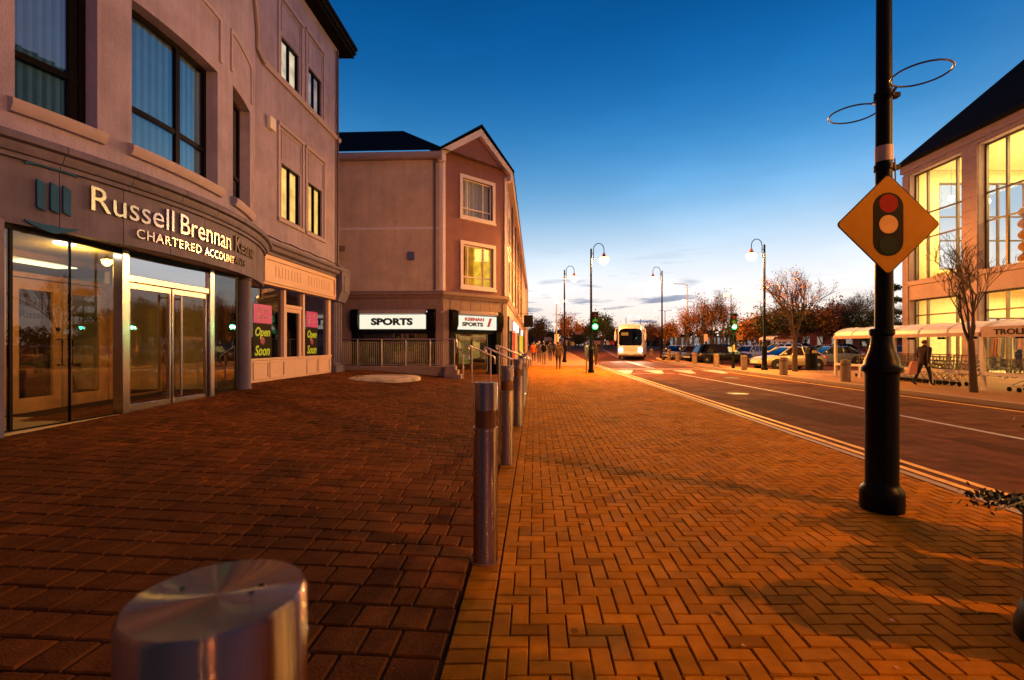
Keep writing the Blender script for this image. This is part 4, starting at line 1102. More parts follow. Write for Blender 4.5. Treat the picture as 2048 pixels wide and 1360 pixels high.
# simple taller road lamps far away
COLG = mat('galvanised_steel', (.22, .2, .2), .5, metal=.6)
def road_lamp(x, y, z0, top, reach, lab, glow=True, double=False, size=.3):
    t = thing('road_lamp', lab, 'street lamp', (x, y, z0), 'far road lamps')
    g = MB(); g.tube([(x, y, z0), (x, y, top-.1)], [.1, .06], 7); g.build('column', COLG, t)
    g = MB()
    ends = [reach] + ([-reach] if double else [])
    for r in ends: g.tube([(x, y, top-.3), (x+r*.1, y, top-.02), (x+r, y, top+.05)], .04, 6)
    g.build('arm', COLG, t)
    for r in ends:
        g = MB(); g.ell((x+r, y, top), (size, size*.6, size*.6), 10, 6); g.build('lantern', LANTF, t)
    return t
def PXY(px, py, Y): return (px-1024)/f_px*Y, 1.5-(py-690)/f_px*Y
def rl(px, lpx, py, Y, lab, size=.3, double=False):
    x, z = PXY(px, py, Y); r = (lpx-px)/f_px*Y
    return road_lamp(x, Y, zg(Y), z, r, lab, True, double, size)
rl(1375, 1338, 568, 62, 'road lamp with a long flat arm above the first autumn tree', .5)
rl(1388, 1367, 603, 75, 'lower road lamp just below the long armed one', .45)
rl(1330, 1312, 621, 95, 'twin armed road lamp beyond the coach and the pavement corner', .35, True)
rl(1252, 1258, 634, 95, 'road lamp rising behind the coach roof on its near side', .35)
rl(1281, 1279, 634, 95, 'road lamp rising behind the coach roof beside the reddish tree', .4)
rl(1113, 1113.5, 604, 52, 'post top street lamp between the dark tree and the orange tree', .28)
rl(1128.5, 1130, 602, 64, 'post top street lamp close behind the second swan neck lamp', .3)
rl(1462, 1453, 590, 75, 'bright road lamp glaring behind the autumn trees above the green signal', .5)
rl(1545, 1543, 626, 70, 'small orange road lamp among the dark trees', .3)
rl(1158, 1158, 647, 110, 'tiny far road lamp right of the orange tree', .35)
rl(1106, 1108, 648, 110, 'tiny far road lamp right of the dark leafy tree', .3)
rl(1207, 1207, 640, 100, 'small far road lamp over the dark green tree by the signal', .35)
road_fill = [(9.5, 60, 9, 5000), (26, 60, 9, 8000), (33, 42, 9, 3800), (22.5, 33, 8, 3200)]
for x, y, z, p in road_fill[:2]: lamp_light('road_lamp_glow', (x, y, z), p)

# ================================================================== near pole with the signal-ahead sign
np_ = thing('lamp_pole', 'thick black cast lamp pole on the near pavement carrying two basket hoops', 'pole', (3.38, 4.42, 0))
g = MB()
g.lathe([(.17, 0), (.172, .03), (.172, .15), (.165, .19), (.14, .22), (.132, .24), (.128, .26), (.128, 1.22), (.134, 1.25), (.16, 1.26), (.16, 1.30), (.14, 1.32), (.13, 1.37), (.10, 1.45), (.086, 1.52), (.082, 1.58), (.098, 1.6), (.098, 1.64), (.08, 1.65)], 40, (3.38, 4.42, 0))
g.build('base', BLACK, np_)
g = MB(); g.lathe([(.072, 1.64), (.066, 3.0), (.06, 4.6), (.055, 6.8), (.0001, 6.83)], 28, (3.40, 4.42, 0)); g.build('pole', BLACK, np_)
g = MB(); g.lathe([(.069, 3.17), (.0695, 3.31)], 28, (3.40, 4.42, 0)); g.build('tape_band', mat('pale_tape', (.5, .36, .3), .5), np_)
for z in (3.12, 3.78, 2.35):
    g = MB(); g.lathe([(.064, z-.025), (.078, z-.025), (.078, z+.025), (.064, z+.025)], 24, (3.40, 4.42, 0))
    g.box(3.47, 3.53, 4.39, 4.45, z-.02, z+.02)
    g.build('clamp', BLACK, np_)
g = MB(); g.tube([(3.445, 4.35, 3.18), (3.445, 4.34, 2.8)], .006, 6); g.build('cable_tie', mat('orange_cable', (.4, .1, .01), .5), np_)
HOOP = mat('blue_grey_hoop', (.14, .17, .22), .35, metal=.7)
for sy, lab, z in ((-1, 'near hoop', 3.78), (1, 'far hoop', 3.78)):
    cx, cy = 3.405-.035*sy, 4.42+sy*.355
    g = MB(); g.tube([(cx+.205*cos(a*2*pi/40), cy+.205*sin(a*2*pi/40), z) for a in range(40)], .008, 8, closed=True)
    g.tube([(3.40, 4.42+sy*.06, z-.05), (3.40, 4.42+sy*.14, z)], .012, 6)
    g.build('basket_hoop', HOOP, np_)
sg = thing('warning_sign', 'orange diamond sign with a black traffic light symbol fixed to the near pole', 'road sign', (3.36, 4.3, 2.573))
def D(a, b, h): return Vector((3.345+a, 4.305-h-.03*a, 2.573+b))
def rdia(r, k=.035):
    o = []
    for i in range(4):
        ang = pi/2*i; d = r-k*1.0
        for j in range(5):
            t = ang-pi/4+pi/2*j/4; o.append((d*cos(ang)+k*cos(t), d*sin(ang)+k*sin(t)))
    return o
g = MB(); g.prism(rdia(.44), D, 0, .004); g.build('plate', DARKFRAME, sg)
g = MB(); g.prism(rdia(.428), D, .004, .0065); g.build('face', mat('sign_orange', (.50, .23, .012), .6, var=.10, scale=5, dirt=.2, spec=.1), sg)
cap = [(.13*cos(a), .155+.13*sin(a)) for a in [pi*i/14 for i in range(15)]]+[(.13*cos(a), -.155+.13*sin(a)) for a in [pi+pi*i/14 for i in range(15)]]
g = MB(); g.prism([(x, y*.99) for x, y in cap], D, .0065, .009); g.build('signal_symbol', DARKFRAME, sg)
for zc, m_ in ((.185, mat('sign_red', (.30, .008, .006), .6, spec=.1)), (-.0, mat('sign_amber', (.72, .40, .13), .6, spec=.1)), (-.185, mat('sign_green', (.004, .018, .012), .6, spec=.1))):
    g = MB(); g.prism([(.082*cos(2*pi*i/28), zc+.082*sin(2*pi*i/28)) for i in range(28)], D, .009, .011); g.build('disc', m_, sg)
g = MB(); g.box(3.3, 3.5, 4.315, 4.36, 2.68, 2.72); g.box(3.3, 3.5, 4.315, 4.36, 2.42, 2.46); g.build('bracket', COLG, sg)

# ================================================================== traffic signals
GREEN = emis('green_signal', (.015, 1, .12), 3.2)
GCORE = emis('green_signal_core', (.55, 1, .72), 30)
REDL = mat('dark_red_lens', (.08, .006, .005), .3); AMBL = mat('dark_amber_lens', (.08, .03, .004), .3)
def signal_head(t, c, sc=1.):
    x, y, z = c
    g = MB(); g.box(x-.17*sc, x+.17*sc, y-.09, y+.12, z-.5*sc, z+.5*sc); g.build('housing', BLACKM, t, bevel=.03)
    for k, m_ in ((.31, REDL), (0, AMBL), (-.31, GREEN)):
        g = MB(); g.ell((x, y-.09, z+k*sc), (.16*sc, .05, .16*sc), 16, 8); ln = g.build('lens', m_, t)
        if m_ is GREEN: g = MB(); g.ell((x, y-.12, z+k*sc), (.10*sc, .035, .10*sc), 14, 8); g.build('lamp_core', GCORE, ln)
        g = MB()
        for i in range(9):
            a0, a1 = pi*i/9, pi*(i+1)/9; r = .175*sc
            g.quad((x+r*cos(a0), y-.09, z+k*sc+r*sin(a0)), (x+r*cos(a1), y-.09, z+k*sc+r*sin(a1)), (x+r*cos(a1), y-.24, z+k*sc+r*sin(a1)), (x+r*cos(a0), y-.24, z+k*sc+r*sin(a0)))
        g.build('visor', BLACKM, t)
t = thing('traffic_signal', 'traffic signal showing green fixed on the left kerb street lamp', 'traffic light', (4.45, 26.2, 2.1), 'traffic signals showing green')
signal_head(t, (4.47, 26.1, 2.80), 1.)
g = MB(); g.tube([(4.32, 26.4, 2.9), (4.47, 26.2, 2.9)], .02, 6); g.tube([(4.32, 26.4, 2.6), (4.47, 26.2, 2.6)], .02, 6); g.build('bracket', BLACKM, t)
lamp_light('signal_glow', (4.47, 25.75, 2.5), 140, (.03, 1, .25), .1)
t = thing('traffic_signal', 'traffic signal showing green on its own post among the parked cars', 'traffic light', (13.35, 29.3, .09), 'traffic signals showing green')
g = MB(); g.lathe([(.1, .09), (.1, .5), (.065, .6), (.055, 3.2), (.0001, 3.22)], 16, (13.4, 29.3, 0)); g.build('post', BLACKM, t)
signal_head(t, (13.36, 29.15, 2.9), 1.)
g = MB(); g.box(13.33, 13.45, 29.17, 29.22, 1.1, 1.5); g.build('push_button_box', mat('yellow_box', (.5, .25, .02), .5), t)
lamp_light('signal_glow', (13.36, 28.8, 2.6), 140, (.03, 1, .25), .1)
bx = thing('control_cabinet', 'small grey control box standing left of the kerb street lamp', 'cabinet', (4.1, 26.6, 0))
g = MB(); g.box(3.98, 4.2, 26.5, 26.75, .8, 1.45); g.build('box', COLG, bx, bevel=.02)
g = MB(); g.tube([(4.09, 26.62, 0), (4.09, 26.62, .8)], .035, 8); g.build('post', COLG, bx)

# ================================================================== planter in the near right corner
pl = thing('planter', 'black round planter in the lower right corner with trailing greenery', 'planter', (2.86, 2.36, 0))
g = MB(); g.lathe([(.29, 0), (.29, .06), (.275, .1), (.27, .14), (.255, .16), (.25, .20), (.255, .62), (.275, .64), (.275, .68), (.25, .68), (.24, .62), (.0001, .61)], 36, (2.86, 2.36, 0)); g.build('pot', BLACK, pl)
LEAFD = mat('dark_leaf', (.02, .03, .008), .6, var=.4, scale=30)
random.seed(5); g = MB()
for i in range(260):
    a = random.uniform(0, 2*pi); r = abs(random.gauss(0, .16))
    c = Vector((2.82+r*cos(a)*1.1, 2.4+r*sin(a), .68+random.uniform(0, .05)))
    if random.random() < .5: c = Vector((2.60-abs(random.gauss(0, .11)), 2.5+random.gauss(0, .05), .70+random.gauss(0, .022)))
    s_ = random.uniform(.012, .026); n = Vector((random.gauss(0, 1), random.gauss(0, 1), random.gauss(.6, 1))).normalized()
    u = n.orthogonal().normalized(); v = n.cross(u)
    g.add([c-u*s_, c+v*s_*.5, c+u*s_, c-v*s_*.5], [(0, 1, 2, 3)])
for k in range(8):
    a = random.uniform(2.4, 3.8); L_ = random.uniform(.2, .42)
    g.tube([(2.72, 2.45, .68), (2.72+L_*.5*cos(a), 2.45+.3*L_*sin(a), .73), (2.72+L_*cos(a), 2.45+.4*L_*sin(a), .69)], .004, 4)
g.build('foliage', LEAFD, pl, recalc=False)
for (dx, dy, sc, lab) in ((1.02, .30, 1.2, 'taller black round planter added just beyond the right edge to shade the paving'), (1.5, .85, 1.3, 'black round planter added near the kerb outside the view to shade the paving')):  # copies added out of view to darken the near paving
    o = copy_tree(pl); o.location = (2.86+dx, 2.36+dy, 0); o.scale = (sc, sc, sc*1.05); o['label'] = lab
# fallen leaves
LEAFO = mat('fallen_leaf_orange', (.55, .25, .06), .7, var=.3, scale=40)
for px, py, lab in ((1778, 1240, 'larger fallen leaf on the herringbone paving between the pole and the planter'), (1798, 1338, 'fallen leaf at the bottom edge of the paving below the pole'), (1490, 1293, 'small fallen leaf on the herringbone paving at bottom centre'), (633, 1018, 'tiny orange fallen leaf on the plaza blocks'), (1890, 1204, 'small fallen leaf close beside the black planter'), (1470, 1022, 'small pale fallen leaf in mid pavement'), (790, 1090, 'small fallen leaf on the plaza beside the tallest bollard')):
    Y = 1450/(py-690); X = (px-1024)/f_px*Y; q_ = q2(X, Y); z = H(q_, Y)+.006
    if q_ < -.43:
        dz = (py-690)/f_px; 
        for _ in range(30): Y = (1.5-H(q2((px-1024)/f_px*Y, Y), Y))/dz
        X = (px-1024)/f_px*Y; z = H(q2(X, Y), Y)+.006
    random.seed(px); a = random.uniform(0, 6); s_ = .030 if 'larger' in lab else .020
    g = MB()
    prof = [(0, -.1), (.35, -.55), (.5, -.3), (1, -.25), (.75, .05), (1, .35), (.5, .4), (.3, .75), (0, .5)]
    vs = [(X+s_*(u*cos(a)-v*sin(a)), Y+s_*(u*sin(a)+v*cos(a)), z+.006*abs(v)) for u, v in prof]
    g.add(vs, [tuple(range(len(vs)))])
    o = g.build('fallen_leaf', LEAFO, offset=Vector((X, Y, z))); tag(o, lab, 'leaf', 'fallen leaves on the paving')
# ================================================================== glazed store on the right
QR = 20.45
def Mr(s, z, d): return F(QR-d, s, z)
def Me(q, z, d): return F(q, 26.8+d, z)
store = thing('glazed_store', 'two storey stone store with tall lit windows and a steep dark roof', 'building', F(QR, 20, .09))
SST = mat('store_stone', (.27, .18, .20), .75, var=.12, scale=3, bump=.2, bscale=25, dirt=.1)
SWALL = mat('store_inner_wall', (.62, .50, .28), .8)
bays = [(23.15, 26.4), (18.2, 22.3), (13.2, 17.3), (8.2, 12.3), (3.2, 7.3)]
hl = [(a, b, 4.97, 10.75) for a, b in bays]+[(a, b, .12, 3.95) for a, b in bays]
g = MB()
facade(g, Mr, [0, 26.8], [0, 11.4], hl, .45)
eh = [(22.0, 27.0, 5.6, 10.35), (27.6, 33, 5.6, 10.35), (24.5, 27.0, .12, 3.0)]
facade(g, Me, [QR, 36], [0, 11.4], eh, .45)
g.build('wall', SST, store)
g = MB()
ubox(g, Mr, -.2, 27.0, 10.98, 11.46, -.1, .08)
for i in range(20):
    a = 26.8-1.35*i
    if a > 0: ubox(g, Mr, a-1.33, a, 10.8, 10.97, -.02, .03)
for s0, s1 in ((26.45, 26.85), (22.32, 23.12), (17.32, 18.18), (12.32, 13.18)):
    for k in range(19): ubox(g, Mr, s0, s1, .6*k+.012, min(.6*(k+1), 10.78), -.02, .06)
ubox(g, Mr, 0, 26.4, 4.72, 4.95, -.02, .10)
g.build('stone_course', SST, store)
g = MB()
c0, c1 = F(QR-.3, 27.1, 11.46), F(QR-.3, -1, 11.46); a0, a1 = F(QR+9, 17.8, 21.6), F(QR+9, -1, 21.6); e0 = F(40, 27.1, 11.46); e1 = F(40, 17.8, 21.6)
g.add([c0, c1, a1, a0], [(0, 1, 2, 3)]); g.add([c0, a0, e1, e0], [(0, 1, 2, 3)])
ubox(g, Mr, -1, 27.1, 11.36, 11.5, .1, .34)
g.build('roof', SLATE, store)
SG = glass('store_glass', (.93, .93, .90), 1.45)
FRM = mat('store_frame', (.10, .08, .06), .4, metal=.5)
def glaz(Mp, h, vm, tz, n1='window'):
    u0, u1, z0, z1 = h; g = MB()
    for x in [u0+.04, u1-.04]+[u0+(u1-u0)*k for k in vm]: ubox(g, Mp, x-.045, x+.045, z0, z1, -.42, -.3)
    for z in [z0+.04, z1-.04]+tz: ubox(g, Mp, u0, u1, z-.035, z+.035, -.41, -.31)
    w_ = g.build(n1, FRM, store)
    g = MB(); g.quad(*[Mp(x, z, -.36) for x, z in ((u0, z0), (u1, z0), (u1, z1), (u0, z1))]); g.build('pane', SG, w_)
for h in hl: glaz(Mr, h, (.2, .75), [8.5, 7.2] if h[3] > 6 else [3.1])
for h in eh: glaz(Me, h, (.33, .66), [8.5, 7.2] if h[3] > 6 else [3.1])
g = MB()
inner = F(QR+8.5, 0, 0).x
for z0, z1 in ((.1, 4.4), (4.6, 11.0)):
    g.quad(F(QR+10, 0, z0), F(QR+10, 21.2, z0), F(QR+10, 21.2, z1), F(QR+10, 0, z1))
    g.quad(F(QR+.5, 26.3, z0), F(QR+15, 26.3, z0), F(QR+15, 0, z0), F(QR+.5, 0, z0))
    g.quad(F(QR+.5, 26.3, z1), F(QR+15, 26.3, z1), F(QR+15, 0, z1), F(QR+.5, 0, z1))
    g.quad(F(QR+10, 21.2, z0), F(QR+15, 21.2, z0), F(QR+15, 21.2, z1), F(QR+10, 21.2, z1))
facade(g, lambda q, z, d: F(q, 26.33-d, z), [QR+.46, QR+15], [.1, 11.0], eh, .02)
facade(g, lambda s, z, d: F(QR+.47+d, s, z), [0, 26.33], [.1, 11.0], [(a+.0, min(b, 26.3), c, d) for a, b, c, d in hl], .02)
g.build('interior_wall', SWALL, store)
PANEL = emis('store_ceiling_light', (1, .80, .42), 5.5)
g = MB()
for s in (25, 22, 19, 16, 13, 10, 7, 4):
    for q in (2.2, 5.2): g.box(0, 1.4, 0, .35, 0, .05, 0, lambda x, y, z: F(QR+q+x, s+y, 4.3+z))
g.build('ceiling_light', PANEL, store)
g = MB()
random.seed(11)
for i in range(14):
    p = F(QR+random.uniform(1.5, 8), random.uniform(16, 26), random.uniform(7.0, 9.4)); g.ell(p, (.13, .13, .16), 10, 6)
    g.tube([p, (p.x, p.y, 11)], .01, 4, mi=1)
g.build('pendant_lamp', [emis('pendant_glow', (1, .85, .6), 14), DARKFRAME], store)
area_light('store_upper_light', F(QR+5, 14, 10.8), 5000, (1, .72, .28), 7, 23)
area_light('store_uplight', F(QR+4, 15, 5.2), 2600, (1, .72, .28), 5, 20, (pi, 0, 0))
area_light('store_lower_light', F(QR+5, 14, 4.15), 4600, (1, .70, .28), 7, 23)
# things behind the upper glass
st = thing('basket_display', 'tall stack of brown woven baskets behind the upper window at the right edge', 'display', F(QR+1.5, 20.6, 4.6))
WICK = mat('brown_wicker', (.22, .09, .025), .8, var=.4, scale=12, bump=.5)
random.seed(2)
for k in range(6):
    for j in range(4):
        g = MB(); g.ell(F(QR+1.4+random.uniform(-.1, .1), 19.4+.68*j+random.uniform(-.06, .06), 4.85+.52*k), (.3, .36, .26), 12, 7); g.build('basket', WICK, st)
st = thing('upper_display_shelf', 'row of small goods on the sill behind the first tall upper window', 'display', F(QR+.8, 24.5, 4.6))
g = MB(); ubox(g, Mr, 23.3, 26.0, 4.6, 5.0, -1.1, -.7); g.build('shelf', WICK, st)
for k in range(10):
    g = MB(); zt = 5.0+random.uniform(.1, .35); g.lathe([(.08, 5.0), (.1, zt-.05), (.04, zt), (.0001, zt)], 10, F(QR+.9, 23.5+.26*k, 0)); g.build('goods', mat('goods_%s' % 'ab'[k % 2], ((.5, .3, .08), (.25, .12, .05))[k % 2], .6), st)
st = thing('hanging_banner', 'slim dark banner hanging behind the first tall upper window', 'banner', F(QR+1.2, 23.9, 5))
g = MB(); g.hexa([F(QR+1.2, 23.9, 4.9), F(QR+1.25, 23.9, 4.9), F(QR+1.25, 24.5, 4.9), F(QR+1.2, 24.5, 4.9), F(QR+1.2, 23.9, 7.0), F(QR+1.25, 23.9, 7.0), F(QR+1.25, 24.15, 7.0), F(QR+1.2, 24.15, 7.0)]); g.build('cloth', BLACKM, st)
for k, (q, s0, s1, zt) in enumerate(((2.6, 23.4, 24.6, 1.9), (4.4, 24.6, 26.0, 2.1), (3.0, 18.6, 20.4, 1.8), (5.0, 20.8, 22.0, 2.2), (2.8, 14.0, 16.4, 1.9))):
    rk = thing('clothes_rack', ('low dark rack just inside the first ground floor bay of the store', 'tall dark rack deep inside the first ground floor bay', 'low dark rack inside the second ground floor bay', 'tall dark rack deep inside the second ground floor bay', 'long dark rack inside the third ground floor bay')[k], 'rack', F(QR+q, s0, .1), 'racks inside the store')
    g = MB()
    for s in (s0, s1): g.tube([F(QR+q, s, .1), F(QR+q, s, zt)], .03, 6)
    g.tube([F(QR+q, s0, zt), F(QR+q, s1, zt)], .03, 6); g.build('frame', FRM, rk)
    n_ = int((s1-s0)/.12)
    for i in range(n_):
        s = s0+.08+.12*i; g = MB(); w_ = random.uniform(.18, .26); zb = zt-random.uniform(.8, 1.1)
        g.hexa([F(QR+q-w_, s, zb), F(QR+q+w_, s, zb), F(QR+q+w_, s+.07, zb), F(QR+q-w_, s+.07, zb), F(QR+q-w_*.7, s, zt-.05), F(QR+q+w_*.7, s, zt-.05), F(QR+q+w_*.7, s+.07, zt-.05), F(QR+q-w_*.7, s+.07, zt-.05)])
        g.build('garment', mat('garment_%s' % 'abcd'[random.randrange(4)], random.choice(((.05, .03, .03), (.15, .05, .04), (.08, .09, .14), (.2, .15, .1))), .85), rk)
# low hedge and window shelf at ground level
HEDGE = mat('hedge_leaf', (.03, .045, .012), .7, var=.4, scale=20)
hd = thing('low_hedge', 'low clipped dark hedge along the foot of the glazed store', 'hedge', F(QR-.8, 19, .09))
random.seed(8); g = MB()
for i in range(2600):
    c = F(QR-.8+random.gauss(0, .18), random.uniform(11, 26), .1+abs(random.gauss(.38, .2)))
    s_ = random.uniform(.03, .06); n = Vector((random.gauss(0, 1), random.gauss(0, 1), random.gauss(.4, 1))).normalized(); u = n.orthogonal().normalized(); v = n.cross(u)
    g.add([c-u*s_, c+v*s_*.6, c+u*s_, c-v*s_*.6], [(0, 1, 2, 3)])
g.build('foliage', HEDGE, hd, recalc=False)

# ================================================================== trolley shelter and trolleys
SHELL = mat('canopy_sheet', (.72, .66, .70), .45, var=.06)
SHPOST = mat('shelter_post_paint', (.58, .50, .45), .5)
sh = thing('trolley_shelter', 'long low barrel roofed trolley shelter on white posts with a lettered front', 'shelter', F(13.9, 17.5, .09))
def Q(s, z, d): return F(13.85+d, s, z)       # d away from the road
def vault(a, b, z0, rise, wid, name):
    g = MB(); n = 12; pr = []
    for i in range(n+1):
        t = pi*i/n; pr.append((wid/2-wid/2*cos(t), z0+rise*sin(t)**.8))
    pr2 = [(x*.985+.015, z-.03) for x, z in pr][::-1]
    m_ = max(1, int((b-a)/1.2))
    strip(g, Q, a, b, pr+pr2, m_)
    for k in range(m_+1):
        s = a+(b-a)*k/m_; g.tube([Q(s, z+.012, d) for d, z in pr], .018, 5)
    o = g.build(name, SHELL, sh)
    return o
vault(15.05, 22.4, 1.86, .42, 2.2, 'canopy'); vault(6.5, 14.95, 1.78, .48, 2.3, 'canopy')
g = MB(); ubox(g, Q, 6.5, 14.95, 1.74, 2.06, -.05, -.01); ubox(g, Q, 15.05, 22.4, 1.78, 1.90, -.05, .0)
va = g.build('valance', mat('valance_sheet', (.42, .25, .22), .55), sh)
g = MB(); text_fit(g, 'TROLLEY BAY', lambda x, y, z: Q(14.55-x, 1.82+y, -.056-z), 2.05, .16, size=.25, extrude=.003, bold=.004); g.build('lettering', DARKFRAME, va, recalc=False)
for s in (22.35, 18.7, 15.0, 11, 7):
    for d in (.05, 2.15):
        g = MB(); ubox(g, Q, s-.055, s+.055, .09, 1.86, d-.05, d+.05); g.build('post', SHPOST, sh)
g = MB()
for a, b in ((15.05, 22.3), (7, 14.95)): ubox(g, Q, a, b, .58, .68, -.03, .02)
for s in (20.6, 16.9, 13, 9.5): ubox(g, Q, s-.05, s+.05, .09, .6, -.03, .03)
g.build('bump_rail', SHPOST, sh)
g = MB()
for s in (21, 19.7, 18.4, 17.0, 15.8, 14.2, 13.6, 12.8): ubox(g, Q, s, s+.25, 1.70, 1.78, .5, .6)
g.build('hanging_tag', BLACKM, sh)
WIRE = mat('trolley_wire', (.34, .27, .22), .35, metal=.85)
HAND = mat('trolley_handle_red', (.28, .03, .02), .5)
def trolley():
    t = thing('shopping_trolley', 'wire shopping trolley nested in the long row under the shelter', 'trolley', (0, 0, 0), 'trolleys nested under the shelter')
    g = MB()                                    # faces +Y
    for z, w0, y0, y1 in ((1.0, .27, -.42, .42), (.86, .25, -.42, .40), (.72, .23, -.42, .38), (.58, .21, -.42, .36)):
        g.tube([(-w0, y0, z), (-w0*.8, y1, z-.03), (w0*.8, y1, z-.03), (w0, y0, z)], .008, 4)
    for i in range(6):
        y = -.36+.15*i; f_ = 1-.2*(y+.42)/.84
        for s_ in (-1, 1): g.tube([(s_*.27*f_, y, 1.0), (s_*.21*f_, y, .57)], .006, 4)
    for i in range(5): x = -.16+.08*i; g.tube([(x, -.42, .58), (x, .36, .56)], .006, 4); g.tube([(x, .38, .56), (x, .42, .97)], .006, 4)
    g.build('basket', WIRE, t)
    g = MB()
    for s_ in (-1, 1):
        g.tube([(s_*.24, -.5, 1.06), (s_*.24, -.44, .55), (s_*.22, .30, .20)], .014, 5); g.tube([(s_*.25, -.42, .16), (s_*.23, .02, .55)], .012, 5); g.tube([(s_*.25, -.42, .16), (s_*.20, .40, .16)], .012, 5)
    g.build('frame', WIRE, t)
    g = MB(); g.tube([(-.26, -.5, 1.06), (.26, -.5, 1.06)], .02, 6); g.build('handle', HAND, t)
    for s_ in (-1, 1):
        for y in (-.40, .38):
            g = MB(); g.tube([(s_*.24-.015, y, .07), (s_*.24+.015, y, .07)], .07, 10); g.build('wheel', BLACKM, t)
    return t
t0 = trolley()
for i in range(24):
    o = t0 if i == 0 else copy_tree(t0)
    s = 21.3-.30*i if i < 16 else 14.3-.3*(i-16)
    o.location = F(14.65, s, .09); o.rotation_euler = (0, 0, R(-2.7+180*0))
    if i >= 16: o['label'] = 'wire shopping trolley nested under the lettered part of the shelter'

# ================================================================== litter bin, concrete bollards
lb = thing('litter_bin', 'black dome topped litter bin in front of the champagne saloon', 'litter bin', (16.65, 26.9, .09))
g = MB(); g.lathe([(.32, .09), (.32, .18), (.29, .2), (.29, .95), (.31, .97), (.31, 1.0)], 24, (16.65, 26.9, 0)); g.build('drum', BLACK, lb)
g = MB(); g.lathe([(.31, 1.0), (.30, 1.03), (.30, 1.25), (.28, 1.32), (.16, 1.42), (.0001, 1.45)], 24, (16.65, 26.9, 0)); g.build('hood', BLACK, lb)
g = MB(); g.box(16.53, 16.75, 26.57, 26.62, 1.06, 1.2); g.build('label_plate', mat('bin_label', (.5, .3, .1), .5), lb)
CONC = mat('concrete_bollard', (.20, .14, .10), .85, var=.2, scale=8, bump=.3)
def cb():
    t = thing('concrete_bollard', 'x', 'bollard', (0, 0, 0), 'concrete bollards along the far kerb')
    g = MB(); g.lathe([(.17, 0), (.17, .78), (.155, .83), (.0001, .84)], 24); g.build('body', CONC, t)
    g = MB(); g.lathe([(.174, .64), (.178, .65), (.178, .70), (.174, .71)], 24); g.build('band', mat('bollard_band', (.12, .08, .06), .7), t)
    return t
c0_ = cb()
for i, (x, y, sc, lab) in enumerate([(12.9, 18.7, 1, 'largest and nearest brown concrete bollard beside the trolley shelter'), (12.8, 22.8, 1, 'brown concrete bollard between the swan neck lamp and the street tree trunk'),
        (13.15, 27.4, 1, 'brown concrete bollard at the nose of the champagne saloon'), (13.4, 31.7, 1, 'brown concrete bollard before the middle of the black estate car'),
        (13.6, 36, 1, 'brown concrete bollard in front of the black estate car nose with bright lamps'), (13.8, 40.3, 1, 'small brown concrete bollard before the two small parked cars'),
        (14.3, 44, 1.25, 'slim tall bollard right of the far corner street lamp'), (14.4, 50, 1.1, 'farthest small bollard at the pavement corner by the coach')]):
    o = c0_ if i == 0 else copy_tree(c0_)
    o.location = (x, y, .09+zg(y)); o.scale = (sc*(.7 if i == 6 else 1), sc*(.7 if i == 6 else 1), sc); o['label'] = lab

